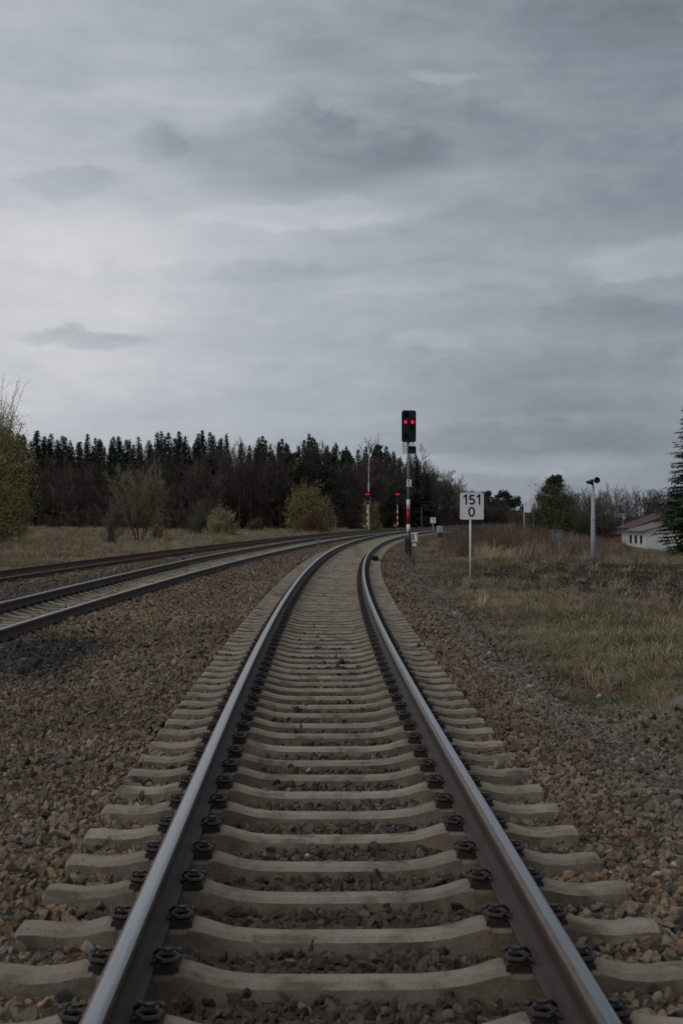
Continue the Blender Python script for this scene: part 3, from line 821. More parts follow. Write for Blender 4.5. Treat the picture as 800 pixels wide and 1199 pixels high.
def far_signal(px, Y, ytop, label):
    k = Y / F; x = at(px, Y); g = gz(x, Y)
    t = thing('light_signal', (x, Y, g), label, 'signal', 'far red signals beside the left tracks')
    Zz = lambda py: up(py, Y) - g
    yb = HOR + (CAM_Z - g) / Y * F
    p = MB(); p.tube([(0, 0, -.1), (0, 0, Zz(ytop + 3))], .055, 8); mast = obj('mast', p.mesh('mast', M['metal_grey'], True), t)
    zs = np.linspace(Zz(ytop + 22), .45, 7)
    for j in range(6):
        q = MB(); q.tube([(0, 0, zs[j + 1]), (0, 0, zs[j])], .075 if j % 2 == 0 else .068, 8); c = M['white'] if j % 2 == 0 else M['red']
        obj('mast_band', q.mesh('mast_band', c, True), mast, label='white band' if j % 2 == 0 else 'red band')
    h = MB(); h.prism(octo(-.26, .26, Zz(ytop + 10.5), Zz(ytop), .07), .1, -.1); h.prism(octo(-.05, .22, Zz(ytop + 14.6), Zz(ytop + 11), .03), .1, -.1)
    hd = obj('signal_head', h.mesh('signal_head', M['black']), t)
    for s in (-.13, .13):
        l = MB(); l.disc((s, -.115, Zz(ytop + 2.6)), .085, .02, 12); obj('lamp', l.mesh('lamp', M['lamp']), hd, label='lit red lamp')
        v = MB(); v.box((s, -.2, Zz(ytop + 2.6) + .12), (.22, .22, .02)); obj('lamp_hood', v.mesh('lamp_hood', M['black']), hd)
    b = MB(); b.box((0, 0, .15), (.4, .4, .5), 0, .03); obj('foundation', b.mesh('foundation', M['foundation']), t)
    s_ = box_part('yellow_plate', (-.28, -.05, .75), (.34, .03, .22), M['yellow'], t, .01)
far_signal(430.3, 180, 576, 'small far red signal on a banded mast standing in front of the white birch trunk')
far_signal(465.6, 177, 576, 'small far red signal on a banded mast between the birch and the tall signal')

def post_board(name, px, Y, y0, y1, w, label, cat, mark=False, off=0.0, tilt=0.0, rz=0.0):
    k = Y / F; x = at(px, Y); g = gz(x, Y); Zz = lambda py: up(py, Y) - g
    t = thing(name, (x, Y, g), label, cat, rz=rz)
    p = MB(); p.tube([(off, .03, -.2), (off, .03, Zz(y0 + 1))], .035, 8); obj('post', p.mesh('post', M['metal_grey'], True), t)
    b = box_part('board', (0, -.02, (Zz(y0) + Zz(y1)) / 2), (w * k, .02, Zz(y0) - Zz(y1)), M['white'], t, .004)
    b.rotation_euler = (0, tilt, 0)
    if mark:
        m = MB(); zc = (Zz(y0) + Zz(y1)) / 2
        m.stroke([(.06, zc + .12), (.06, zc - .10)], .05, -.031, -.037); m.stroke([(-.05, zc + .10), (.05, zc + .10)], .04, -.0385, -.041)
        obj('marking', m.mesh('marking', M['ink']), b)
    return t
post_board('trackside_sign', 507.2, 130, 606, 612.5, 6.2, 'tiny white square board with a dark mark where the track bends away', 'sign', True)
wb = post_board('display_board', 617.8, 105, 587, 600, 8.6, 'plain white board on two thin posts above the dry weeds', 'board', off=-.24, rz=-.15)
q = MB(); q.tube([(.42, .5, -.2), (.42, .5, 3.0)], .03, 8); obj('post', q.mesh('post', M['foundation'], True), wb)

def relay_box():
    Y = 140; x = at(515.2, Y); g = gz(x, Y); t = thing('relay_box', (x, Y, g), 'pale grey trackside box on a dark foot beside the bend', 'box')
    b = MB(); b.box((0, 0, .74), (.48, .4, .56), 0, .02); b.box((0, 0, 1.035), (.54, .46, .03), 0, .01); obj('housing', b.mesh('housing', M['white']), t)
    b = MB(); b.box((.03, 0, .22), (.42, .34, .50), 0, .02); obj('foot', b.mesh('foot', M['black']), t)
    box_part('door', (0, -.206, .74), (.38, .012, .46), M['metal_grey'], t, .004)
relay_box()

def lamp_pole():
    Y = 64; k = Y / F; x = at(694.6, Y); g = gz(x, Y); Zz = lambda py: up(py, Y) - g
    t = thing('loudspeaker_pole', (x, Y, g), 'grey tapering pole carrying two round loudspeakers on its top', 'pole')
    p = MB(); p.tube([(0, 0, -.2), (0, 0, Zz(625)), (0, 0, Zz(569))], [.115, .10, .062], 16); pole = obj('pole', p.mesh('pole', M['pole_grey'], True), t)
    s = MB(); s.tube([(0, 0, -.05), (0, 0, .36)], .122, 16); obj('dark_foot', s.mesh('dark_foot', M['rail_side'], True), pole)
    s = MB(); s.tube([(0, 0, Zz(607)), (0, 0, Zz(608.5))], .115, 16); s.tube([(0, 0, Zz(620)), (0, 0, Zz(621))], .118, 16); s.box((-.02, -.10, Zz(630)), (.12, .04, .36), 0, .01); obj('hatch', s.mesh('hatch', M['pole_grey']), pole)
    c = MB(); c.tube([(0, 0, Zz(569.5)), (0, 0, Zz(563))], .035, 8); c.tube([(-.16, -.02, Zz(564)), (.12, -.02, Zz(562.5))], .022, 8); obj('bracket', c.mesh('bracket', M['metal_grey']), t)
    for px, py, a in ((690.6, 564.6, .95), (698.2, 562.4, .1)):
        m = MB(); n = 18
        prof = [(.05, .16), (.075, .10), (.09, .0), (.125, -.10), (.14, -.12), (.125, -.115), (.05, .02), (.0, .05)]
        V = []; Fc = []
        for r_, y_ in prof:
            for j in range(n): V.append((r_ * math.cos(2 * math.pi * j / n), y_, r_ * math.sin(2 * math.pi * j / n)))
        for i in range(len(prof) - 1):
            for j in range(n): Fc.append((i * n + j, i * n + (j + 1) % n, (i + 1) * n + (j + 1) % n, (i + 1) * n + j))
        Fc.append(tuple(range(n)))
        m.add(V, Fc)
        obj('loudspeaker', m.mesh('loudspeaker', M['black'], True), t, ((px - 694.6) * k, -.05, Zz(py)), (0, 0, a))
lamp_pole()

def cabinet():
    Y = 71; k = Y / F; x = at(652.5, Y); g = gz(x, Y); t = thing('weathered_cabinet', (x, Y, g), 'weathered grey upright cabinet half hidden among the dry weeds', 'cabinet', rz=.12)
    b = MB(); b.box((0, 0, .92), (.46, .4, .92), 0, .02); b.box((0, 0, 1.40), (.52, .46, .05), 0, .01); obj('housing', b.mesh('housing', M['timber']), t)
    for s in (-.17, .17):
        b = MB(); b.box((s, 0, .23), (.07, .3, .52), 0, .01); obj('leg', b.mesh('leg', M['black']), t)
    d = box_part('door', (0, -.206, .92), (.38, .012, .8), M['timber'], t, .004); box_part('handle', (.14, -.222, .95), (.03, .02, .12), M['black'], d, .004)
    b = MB(); b.prism([(-.09, 1.18), (.09, 1.18), (0, 1.02)], -.213, -.218); obj('plate', b.mesh('plate', M['metal_grey']), t)
cabinet()

# slim posts by the tracks
for px, Y, h, lab in ((377.3, 168, 2.15, 'slim pale fence post left of the pair, in front of the wood'), (390.1, 172, 2.0, 'slim grey fence post, left one of the close pair'), (393.2, 174, 2.0, 'slim grey fence post, right one of the close pair')):
    x = at(px, Y); b = MB(); b.box((0, 0, h / 2 - .1), (.13, .13, h), 0, .02); b.box((0, 0, h - .09), (.10, .10, .05), 0, .02)
    tag(obj('fence_post', b.mesh('fence_post', M['timber']), None, (x, Y, gz(x, Y))), lab, 'post', 'slim posts at the forest edge')
def marker_post():
    Y = 222; x = at(493.6, Y); g = gz(x, Y); t = thing('signal_post', (x, Y, g), 'thin dark post with a small dark head beyond the bend', 'post')
    b = MB(); b.tube([(0, 0, -.1), (0, 0, 3.4)], .06, 8); obj('pole', b.mesh('pole', M['timber']), t)
    b = MB(); b.box((0, -.05, 3.35), (.34, .16, .36), 0, .03); obj('head', b.mesh('head', M['black']), t)
marker_post()
def magnet():
    Y = 56.5; x, y, z = tpoint(0, Y, 1.06, -.04); t = thing('track_magnet', (x, y, z - .2), 'black track magnet box bolted beside the far right rail', 'track magnet', rz=-heading(0, Y))
    b = MB(); b.box((0, 0, .15), (.24, .62, .16), 0, .03); obj('housing', b.mesh('housing', M['black']), t)
    b = MB(); b.box((-.06, -.2, .035), (.36, .06, .05), 0, .01); b.box((-.06, .2, .035), (.36, .06, .05), 0, .01); obj('bracket', b.mesh('bracket', M['rail_side']), t)
    b = MB(); b.tube([(.12, .1, .12), (.3, .15, .0), (.6, .3, -.22), (1.2, .9, -.35)], .022, 8); obj('cable', b.mesh('cable', M['black'], True), t)
magnet()
for px, py, lab, c in ((83.5, 668, 'small yellow marker block lying beside the rust brown rails', 'yellow'), (36.5, 678.5, 'small dull yellow marker block on the gravel close to the left photo edge', 'yellow')):
    Y = F * 1.78 / (py - HOR); x = at(px, Y); b = MB(); b.box((0, 0, .05), (.34, .14, .12), 0, .02); b.box((0, 0, .125), (.16, .06, .05), 0, .01)
    tag(obj('marker_block', b.mesh('marker_block', M[c]), None, (x, Y, gz(x, Y)), (0, .05, .3)), lab, 'marker', 'yellow marker blocks by the rust brown track')
for px, py, lab, h in ((372.5, 640.5, 'short grey stake standing between the middle and foreground tracks', .42), (226.5, 649.5, 'short brown stake standing between the two left tracks', .36)):
    Y = F * 1.80 / (py - HOR); x = at(px, Y); b = MB(); b.box((0, 0, h / 2 - .03), (.11, .11, h), 0, .015); b.box((0, 0, h - .02), (.20, .05, .10), 0, .01)
    tag(obj('marker_stake', b.mesh('marker_stake', M['timber'] if h > .4 else M['rail_rust']), None, (x, Y, gz(x, Y))), lab, 'stake')
def boulder():
    v, f = ico(3); r = np.random.default_rng(9)
    for _ in range(12):
        n = r.normal(size=3); n /= np.linalg.norm(n); q = v @ n - r.uniform(.6, .85); v = v - np.maximum(q, 0)[:, None] * n
    v = v * np.array([.24, .2, .17]); x, Y = 3.60, 15.0
    tag(obj('boulder', np_mesh('boulder', v, f, M['boulder'], False), None, (x, Y, gz(x, Y) + .06)), 'big smooth grey boulder lying in the grass at the right photo edge', 'boulder')
boulder()

# ------------------------------------------------------------------ buildings
def house():
    Y = 150.0; g = -2.75
    t = thing('white_house', (at(756, Y), Y, g), 'white rendered house with a red tiled roof behind the big spruce', 'house', rz=0)
    # corner at the origin; window wall runs back to the left, gable wall runs to the right
    ev, rd, wd = 2.75, 4.0, 9.4      # eaves, ridge, gable width
    ux = Vector((1, .16, 0)).normalized(); uy = Vector((-.065, 1, 0)).normalized()   # along gable, along eaves wall
    Mx = Matrix(((ux.x, uy.x, 0), (ux.y, uy.y, 0), (0, 0, 1)))
    L = 6.4
    w = MB()
    def T(p): return Mx @ Vector(p)
    V = [T(p) for p in ((0, 0, -1), (wd, 0, -1), (wd, 0, ev), (wd / 2, 0, rd), (0, 0, ev), (0, L, -1), (wd, L, -1), (wd, L, ev), (wd / 2, L, rd), (0, L, ev))]
    w.add(V, [(0, 1, 2, 3, 4), (5, 9, 8, 7, 6), (0, 4, 9, 5), (1, 6, 7, 2)])
    obj('wall', w.mesh('wall', M['plaster']), t)
    def slab(a, b, c, d, th, mat, name):
        m = MB(); P = [T(p) for p in (a, b, c, d)]; n = (P[1] - P[0]).cross(P[3] - P[0]).normalized() * th
        m.add(P + [p + n for p in P], [(3, 2, 1, 0), (4, 5, 6, 7), (0, 1, 5, 4), (1, 2, 6, 5), (2, 3, 7, 6), (3, 0, 4, 7)]); return obj(name, m.mesh(name, mat), t)
    sl = (rd - ev) / (wd / 2); o = .45
    slab((-o, -.3, ev - o * sl + .01), (wd / 2, -.3, rd + .01), (wd / 2, L + .3, rd + .01), (-o, L + .3, ev - o * sl + .01), .12, M['tile'], 'roof')
    slab((wd / 2 + .002, -.3, rd + .01), (wd + o, -.3, ev - o * sl + .01), (wd + o, L + .3, ev - o * sl + .01), (wd / 2 + .002, L + .3, rd + .01), .12, M['tile'], 'roof')
    for j in range(3):
        y = 1.0 + j * 2.05
        f = MB(); f.box(T((-.02, y + .45, 1.85)), (.06, 1.15, 1.0), 0, .01, Mx); fr = obj('window', f.mesh('window', M['white']), t)
        p = MB(); p.box(T((-.06, y + .45, 1.85)), (.03, .98, .86), 0, .0, Mx); obj('pane', p.mesh('pane', M['glass']), fr)
    f = MB(); f.box(T((4.3, -.02, 1.35)), (.75, .06, .75), 0, .01, Mx); fr = obj('window', f.mesh('window', M['plaster']), t)
    p = MB(); p.box(T((4.3, -.06, 1.35)), (.5, .03, .5), 0, 0, Mx); obj('pane', p.mesh('pane', M['glass']), fr)
    dp = MB(); dp.tube([T((2.3, -.07, -.6)), T((2.3, -.07, 3.2))], .055, 8); obj('downpipe', dp.mesh('downpipe', M['metal_grey']), t)
    # taller rear wing
    r = MB(); r.box(T((4.9, L + 3.6, 1.0)), (7.8, 6.6, 4.2), 0, 0, Mx); obj('rear_wing', r.mesh('rear_wing', M['plaster']), t)
    slab((.35, L + .32, 2.85), (4.9, L + .32, 4.45), (4.9, L + 7.2, 4.45), (.35, L + 7.2, 2.85), .16, M['tile_dark'], 'rear_roof')
    slab((4.902, L + .32, 4.45), (9.5, L + .32, 2.85), (9.5, L + 7.2, 2.85), (4.902, L + 7.2, 4.45), .16, M['tile_dark'], 'rear_roof')
    # aerial
    a = MB(); b0 = T((-.3, L + 1.5, 0)); a.tube([b0 + Vector((0, 0, 2.9)), b0 + Vector((0, 0, 4.6))], .03, 6); a.box(b0 + Vector((0, 0, 4.5)), (.9, .05, .05)); a.box(b0 + Vector((-.2, 0, 4.25)), (.6, .05, .05)); a.box(b0 + Vector((.1, -.1, 4.05)), (.3, .1, .3), 0, .05)
    obj('aerial', a.mesh('aerial', M['pole_grey']), t)
house()
def shed():
    Y = 168.0; x = at(729.5, Y); g = -2.8
    t = thing('brick_shed', (x, Y, g), 'small red brick shed with a pitched dark roof left of the white house', 'shed', rz=.25)
    w = MB(); w.prism([(-.95, -.5), (.95, -.5), (.95, 2.35), (0, 3.0), (-.95, 2.35)], -1.6, 1.6); obj('wall', w.mesh('wall', M['brick']), t)
    for s in (-1, 1):
        r = MB(); r.prism([(s * 1.2, 2.20), (s * .002, 3.02), (s * .002, 3.13), (s * 1.2, 2.31)], -1.8, 1.8); obj('roof', r.mesh('roof', M['tile_dark']), t)
    d = MB(); d.box((0, -1.62, .9), (.8, .06, 1.8), 0, .01); obj('door', d.mesh('door', M['timber']), t)
    c = MB(); c.box((.62, .3, 2.9), (.30, .30, .75), 0, .02); obj('chimney', c.mesh('chimney', M['yellow']), t)
shed()
def far_house(px, Y, w, h, label, roof):
    x = at(px, Y); g = up(612, Y) - .8; t = thing('far_house', (x, Y, g), label, 'house', rz=.35)
    a = MB(); a.prism([(-w / 2, -.6), (w / 2, -.6), (w / 2, h), (0, h + w * .34), (-w / 2, h)], -4, 4); obj('wall', a.mesh('wall', M['plaster']), t)
    for s in (-1, 1):
        r = MB(); r.prism([(s * (w / 2 + .4), h - .27), (s * .002, h + w * .34 + .02), (s * .002, h + w * .34 + .2), (s * (w / 2 + .4), h - .09)], -4.4, 4.4); obj('roof', r.mesh('roof', roof), t)
    for xx in (-w * .25, w * .2):
        f = MB(); f.box((xx, -4.03, h * .55), (1.0, .06, 1.2), 0, .01); fr = obj('window', f.mesh('window', M['white']), t)
        p = MB(); p.box((xx, -4.07, h * .55), (.8, .04, 1.0)); obj('pane', p.mesh('pane', M['glass']), fr)
far_house(600, 400, 3.6, 1.7, 'far pale house in the trees between the kilometre board and the blank white board', M['timber'])
far_house(615.5, 400, 2.2, 1.6, 'far small pale building just below the blank white board', M['tile_dark'])

# ------------------------------------------------------------------ trees
def grow(mt, mw, p, d, L, rad, lev, maxlev, r, P, tips):
    """branching skeleton: thick wood into mt, thin wood into mw; tips collect twig points"""
    n = 4 if lev < 2 else 3
    pts = [np.array(p, float)]; dd = np.array(d, float)
    for i in range(n):
        dd = dd + r.normal(size=3) * P['wob'] * (1 if lev else .4) + np.array([0, 0, P['up']]) * (.3 if lev else .0)
        dd /= np.linalg.norm(dd); pts.append(pts[-1] + dd * L / n)
    e = P['tip'] if lev else .35
    rr = np.linspace(rad, max(rad * e, P['rmin'] * .6), n + 1)
    (mt if lev <= P['wood'] else mw).tube(pts, rr, 6 if lev == 0 else (4 if lev == 1 else 3), cap=False)
    if lev >= maxlev - 1: tips.extend(pts[1:])
    if lev >= maxlev: return
    nb = P['nb'][lev]; t0 = P['t0'][lev]
    for k in range(nb):
        t = t0 + (1 - t0) * (k + r.random()) / nb
        i = min(int(t * n), n - 1); f = t * n - i
        q = pts[i] * (1 - f) + pts[i + 1] * f
        a = r.uniform(0, 6.28) if lev else (k * 2.4 + r.uniform(-.5, .5))
        ax = (pts[i + 1] - pts[i]) / np.linalg.norm(pts[i + 1] - pts[i])
        u = np.cross(ax, [0.3, .1, 1.0] if abs(ax[2]) < .9 else [1.0, 0, 0]); u /= np.linalg.norm(u); w = np.cross(ax, u)
        an = P['ang'][lev] * r.uniform(.75, 1.25)
        nd = ax * math.cos(an) + (u * math.cos(a) + w * math.sin(a)) * math.sin(an)
        ln = L * P['len'][lev] * r.uniform(.7, 1.2) * (1.15 - .55 * t if lev == 0 else 1.0)
        grow(mt, mw, q, nd, ln, max(rr[min(i, n)] * P['rr'], P['rmin']), lev + 1, maxlev, r, P, tips)
BARE = dict(wob=.14, up=.18, tip=.3, rmin=.014, wood=1, nb=(15, 6, 5, 3), t0=(.25, .25, .25, .3), ang=(.75, .65, .6, .6), len=(.36, .5, .5, .5), rr=.5)
def leaves(pts, per, size, spread, r, flat=.5):
    pts = np.asarray(pts); n = len(pts) * per
    c = np.repeat(pts, per, 0) + r.normal(size=(n, 3)) * spread
    a = r.normal(size=(n, 3)); a /= np.linalg.norm(a, axis=1)[:, None]
    b = np.cross(a, r.normal(size=(n, 3))); b /= np.linalg.norm(b, axis=1)[:, None]
    s = size * r.uniform(.5, 1.2, n)[:, None]
    V = np.stack([c - a * s, c + b * s * flat, c + a * s, c - b * s * flat], 1).reshape(-1, 3)
    return V, np.arange(n * 4).reshape(-1, 4)
def tree_meshes(h, P, maxlev, seed, wood, twig, r0=None, stems=1, fork=0.0):
    r = np.random.default_rng(seed); mt, mw, tips = MB(), MB(), []
    for s in range(stems):
        a = s * 6.28 / stems + r.uniform(-.4, .4); d = np.array([math.cos(a) * fork, math.sin(a) * fork, 1.0]); d /= np.linalg.norm(d)
        grow(mt, mw, (math.cos(a) * .1 * (stems > 1), math.sin(a) * .1 * (stems > 1), -.15), d, h * r.uniform(.8, 1.0) * .92 if stems > 1 else h * .92, (r0 or h * .013) * (1 if stems == 1 else .6), 0, maxlev, r, P, tips)
    return mt.mesh('trunk', wood, True), (mw.mesh('crown', twig) if mw.n else None), np.array(tips)

def plant(name, loc, trunk, crown, label, cat, group=None, leaf=None, rz=0, sc_=(1, 1, 1)):
    t = thing(name, loc, label, cat, group, rz); t.scale = sc_
    if trunk: obj('trunk', trunk, t)
    c = None
    if crown: c = obj('crown', crown, t)
    if leaf: obj('foliage', leaf, c or t)
    return t

def spruce_meshes(seed, h, wid, whorl, per, needle, tri, dead=.12, sub=5, ex=1.0):
    """trunk and a crown of drooping boughs hung with needle sprays"""
    r = np.random.default_rng(seed); mt = MB()
    mt.tube([(0, 0, -.2), (0, 0, h * .5), (0, 0, h * .985)], [h * .013, h * .009, .015], 7)
    V, Fc = [], []
    zs = []; z = h * dead
    while z < h * .985: zs.append(z); z += whorl * (1 - .68 * z / h) * r.uniform(.8, 1.2)
    for z in zs:
        f = (z - h * dead) / (h * (1 - dead)); bl0 = wid * (1 - f) ** ex * (.55 + .45 * min(1, f * 5 + .35)) + .03
        n = max(4, int(per * (.5 + .5 * (1 - f))))
        a0 = r.uniform(0, 6.28)
        for k in range(n):
            a = a0 + k * 6.28 / n + r.uniform(-.3, .3); L = bl0 * r.uniform(.65, 1.12)
            dr = np.array([math.cos(a), math.sin(a), 0]); sd = np.array([-math.sin(a), math.cos(a), 0])
            droop = r.uniform(.25, .5) * (1 - f * .9); zz = z + r.uniform(-.2, .2) * whorl
            nseg = max(3, int(sub * (L / wid) + 2))
            for j in range(nseg):
                t = (j + .5 + r.uniform(-.3, .3)) / nseg
                c = dr * L * t + np.array([0, 0, zz - droop * L * t * (1.25 - .55 * t)])
                sz = tri * (1.05 - .78 * f); wd_ = sz * r.uniform(.7, 1.3) * (1.15 - .5 * t); ln = sz * r.uniform(.8, 1.4)
                for q in (-1, 1):
                    e = c + dr * ln * .75 + sd * q * wd_ * 1.1 + np.array([0, 0, -ln * r.uniform(.15, .75)])
                    b = len(V)
                    V += [c - dr * ln * .35, c + sd * q * wd_ * .25 + np.array([0, 0, .10 * ln]), e, c + dr * ln * .5 + np.array([0, 0, -.22 * ln])]; Fc.append((b, b + 1, b + 2, b + 3))
    b = len(V)
    for k in range(4):
        a = k * 1.57; b = len(V); V += [(0, 0, h * 1.0), (math.cos(a) * .09, math.sin(a) * .09, h * .955), (0, 0, h * .94), (math.cos(a + 1) * .05, math.sin(a + 1) * .05, h * .97)]; Fc.append((b, b + 1, b + 2, b + 3))
    return mt.mesh('trunk', M['bark_dark'], True), np_mesh('crown', V, Fc, needle)

# --- the wood along the left horizon
TPX = [-80, 0, 20, 40, 60, 100, 140, 180, 210, 240, 250, 300, 340, 365, 400, 430, 455, 490, 500, 520, 545, 560, 600, 700]
TPY = [495, 497, 498, 500, 504, 507, 508, 506, 504, 500, 504, 510, 513, 507, 520, 521, 523, 530, 551, 560, 574, 578, 582, 590]
def build_forest():
    r = np.random.default_rng(77)
    H0 = 14.0
    SP = [spruce_meshes(700 + k, H0, (2.7, 3.0, 3.3, 2.9, 2.5)[k], .60, 11, M['needle'], .72, .12, 5, .80) for k in range(5)]
    BT = [tree_meshes(10.0, dict(BARE, nb=(16, 7, 5, 0), up=.30, rmin=.020), 3, 800 + k, M['bark_dark'], M['twig_dark'])[:2] for k in range(5)]
    PB = [tree_meshes(10.0, dict(BARE, nb=(12, 6, 4, 0), up=.30, rmin=.018, t0=(.45, .25, .25, .3)), 3, 850 + k, M['bark_mid'], M['twig_dark'])[:2] for k in range(2)]
    lab_s = 'dark green spruce standing in the dense wood along the horizon'
    proto = {}
    def put(kind, me, x, Y, s, label, cat, group):
        key = (kind, id(me[0]))
        if key not in proto:
            proto[key] = plant(kind, (0, 0, 0), me[0], me[1], label, cat, group); o = proto[key]
        else: o = copy_tree(proto[key])
        o.location = (x, Y, gz(x, Y) - .1); o.scale = s; o.rotation_euler = (r.normal(0, .012), r.normal(0, .012), r.uniform(0, 6.28))
    n = 0
    for row, (dy, step, jit, f0) in enumerate(((7, 8.2, 3, .78), (16, 8.5, 3, .88), (28, 9.0, 3, .96), (42, 10, 4, 1.0))):
        px = -50.0
        while px < 500:
            q = px + r.uniform(-jit, jit)
            Y = float(np.interp(q, FEX, FEY)) + dy + r.uniform(-4, 4); x = at(q, Y)
            top = up(float(np.interp(q, TPX, TPY)), Y) - gz(x, Y)
            hgt = top * (f0 + r.uniform(-.075, .03))
            if not (row == 0 and r.random() < .4) and not (330 < q < 402 and row < 2) and not (q > 265 and r.random() < .15):
                s = hgt / H0; w = s * r.uniform(.85, 1.25)
                put('spruce_tree', SP[r.integers(0, 5)], x, Y, (w, w, s), lab_s, 'spruce tree', 'spruces of the dark wood along the horizon')
            px += step
    # leafless trees along the front of the wood
    for row, (dy, step, lo, hi) in enumerate(((-2, 9.5, .42, .66), (4, 10, .55, .82))):
        px = 44.0
        while px < 560:
            q = px + r.uniform(-4, 4); Y = float(np.interp(q, FEX, FEY)) + dy + r.uniform(-3, 3); x = at(q, Y)
            d = x - float(Xm(Y))
            top = up(float(np.interp(q, TPX, TPY)), Y) - gz(x, Y)
            h = top * r.uniform(lo + (.22 if q > 265 else 0), hi + (.05 if q > 265 else 0)) if q < 490 else top * r.uniform(.8, 1.02)
            s = h / 10.0
            if d < -10.5 or q > 505 and False:
                put('leafless_tree', BT[r.integers(0, 5)], x, Y, (s * r.uniform(.8, 1.3), s * r.uniform(.8, 1.3), s), 'leafless brown tree in the front rows of the dark wood', 'leafless tree', 'leafless trees at the edge of the dark wood')
            px += step
    for px in (72, 104, 257, 268, 279, 412, 330):
        Y = float(np.interp(px, FEX, FEY)) - 1; x = at(px, Y); s = r.uniform(.8, 1.0)
        put('pale_trunk_tree', PB[r.integers(0, 2)], x, Y, (s * .7, s * .7, s), 'slender leafless tree with a pale trunk before the dark wood', 'leafless tree', 'pale trunks before the dark wood')
    # bushy undergrowth closing the foot of the wood
    UB = [tree_meshes(3.0, dict(BARE, nb=(9, 6, 4, 0), t0=(.05, .2, .2, .3), up=.2, rmin=.016, ang=(.8, .7, .6, .6)), 3, 900 + k, M['bark_dark'], M['twig_dark'], stems=4, fork=.5)[:2] for k in range(3)]
    px = 40.0
    while px < 470:
        for dy in (0, 6):
            q = px + r.uniform(-4, 4); Y = float(np.interp(q, FEX, FEY)) + dy + r.uniform(-3, 3); x = at(q, Y)
            if x - float(Xm(Y)) < -11:
                s = r.uniform(.8, 1.4); put('leafless_shrub', UB[r.integers(0, 3)], x, Y, (s * 1.2, s * 1.2, s), 'leafless brown shrub at the foot of the dark wood', 'shrub', 'leafless shrubs at the foot of the wood')
        px += 9
    # pines with rounded crowns in the middle of the wood
    def pine(px, Y, ytop, wpx, label, group=None, low=.45, mat='pine'):
        x = at(px, Y); g = gz(x, Y); h = up(ytop, Y) - g; rr = np.random.default_rng(int(px * 7))
        mt = MB(); mt.tube([(0, 0, -.2), (rr.normal() * .2, 0, h * .6), (0, 0, h * .93)], [h * .014, h * .010, .04], 7)
        pts = []
        w = wpx / F * Y / 2
        for k in range(15 if low > .3 else 34):
            z = h * (low + (1 - low) * rr.random() ** .8); f = (z / h - low) / (1 - low)
            a = rr.uniform(0, 6.28); L = w * (1 - .75 * f ** 1.6) * rr.uniform(.35, 1.0)
            c = np.array([math.cos(a) * L, math.sin(a) * L, z - .04 * h * rr.random()])
            mt.tube([(0, 0, c[2] - .25 * L), c * np.array([.6, .6, 1]) - np.array([0, 0, .1 * L]), c], [.07, .05, .02], 4)
            n = 60; q = rr.normal(size=(n, 3)); q /= np.linalg.norm(q, axis=1)[:, None]
            pts.append(c + q * np.array([.34, .34, .2]) * w * rr.uniform(.6, 1.15) * rr.uniform(.55, 1, (n, 1)))
        V, Fc = leaves(np.concatenate(pts), 2, .24, .12, rr, .6)
        return plant('pine_tree', (x, Y, g), mt.mesh('trunk', M['bark_dark'], True), np_mesh('crown', V, Fc, M[mat]), label, 'pine tree', group)
    for px, Y, yt, w in ((342, 200, 530, 40), (366, 205, 524, 44), (386, 208, 532, 40), (405, 214, 528, 36), (352, 196, 545, 38), (378, 198, 548, 40)):
        pine(px, Y, yt, w, 'dark pine with a rounded crown in the middle of the wood', 'rounded pines in the middle of the wood')
    pine(446, 238, 520, 34, 'broad dark pine on the skyline right of the birch')
    pine(648, 161, 557, 36, 'dark pine rising out of the pale green tree behind the white board', low=.55)
    pine(570, 330, 576, 30, 'dark pine just right of the kilometre board', low=.02)
    pine(588, 345, 577, 40, 'low dark pine above the far pale house', low=.02)
    pine(604, 350, 582, 34, 'low dark pine left of the blank white board', low=.02)
    return SP, BT, PB, UB, put
SP, BT, PB, UB, put = build_forest()

# spruces with a clear outline
def lone_spruce(px, Y, ytop, seed, wpx, label):
    x = at(px, Y); g = gz(x, Y); h = up(ytop, Y) - g
    m = spruce_meshes(seed, h, wpx / F * Y / 2, .62, 9, M['needle'], .6)
    plant('spruce_tree', (x, Y, g - .1), m[0], m[1], label, 'spruce tree')
lone_spruce(487, 232, 529, 31, 44, 'lone dark spruce behind the tall signal at the end of the wood')
lone_spruce(500, 240, 552, 33, 26, 'lower dark spruce right of the tall signal among leafless trees')
def near_spruce():
    Y = 72.0; x = at(836, Y); g = gz(x, Y); h = 14.8
    m = spruce_meshes(55, h, 3.1, .19, 20, M['needle_near'], .27, .03, 19)
    plant('spruce_tree', (x, Y, g - .1), m[0], m[1], 'big green spruce at the right photo edge in front of the white house', 'spruce tree')
near_spruce()

# --- single trees and bushes
def leafy(name, px, Y, ytop, wpx, seed, leafm, wood, twig, label, cat, per=5, size=.16, stems=5, fork=.55, lev=3, spread=.22, P=None, squash=1.0):
    x = at(px, Y); g = gz(x, Y); h = up(ytop, Y) - g
    PP = dict(BARE, nb=(9, 5, 4, 0), t0=(.15, .2, .2, .3), up=.25, rmin=.014, ang=(.6, .6, .6, .6)); PP.update(P or {})
    a, b, tips = tree_meshes(h, PP, lev, seed, wood, twig, stems=stems, fork=fork)
    r = np.random.default_rng(seed + 1)
    lf = None
    lim = wpx / F * Y / 2
    if leafm is not None:
        k = r.random(len(tips)) < .85
        V, Fc = leaves(tips[k], per, size, spread, r)
        lf = np_mesh('foliage', V, Fc, leafm)
    ext = np.percentile(np.abs(tips[:, :2]), 97); s = lim / ext
    zt = np.percentile(tips[:, 2], 99.5)
    return plant(name, (x, Y, g - .05), a, b, label, cat, leaf=lf, sc_=(s, s, h / zt))
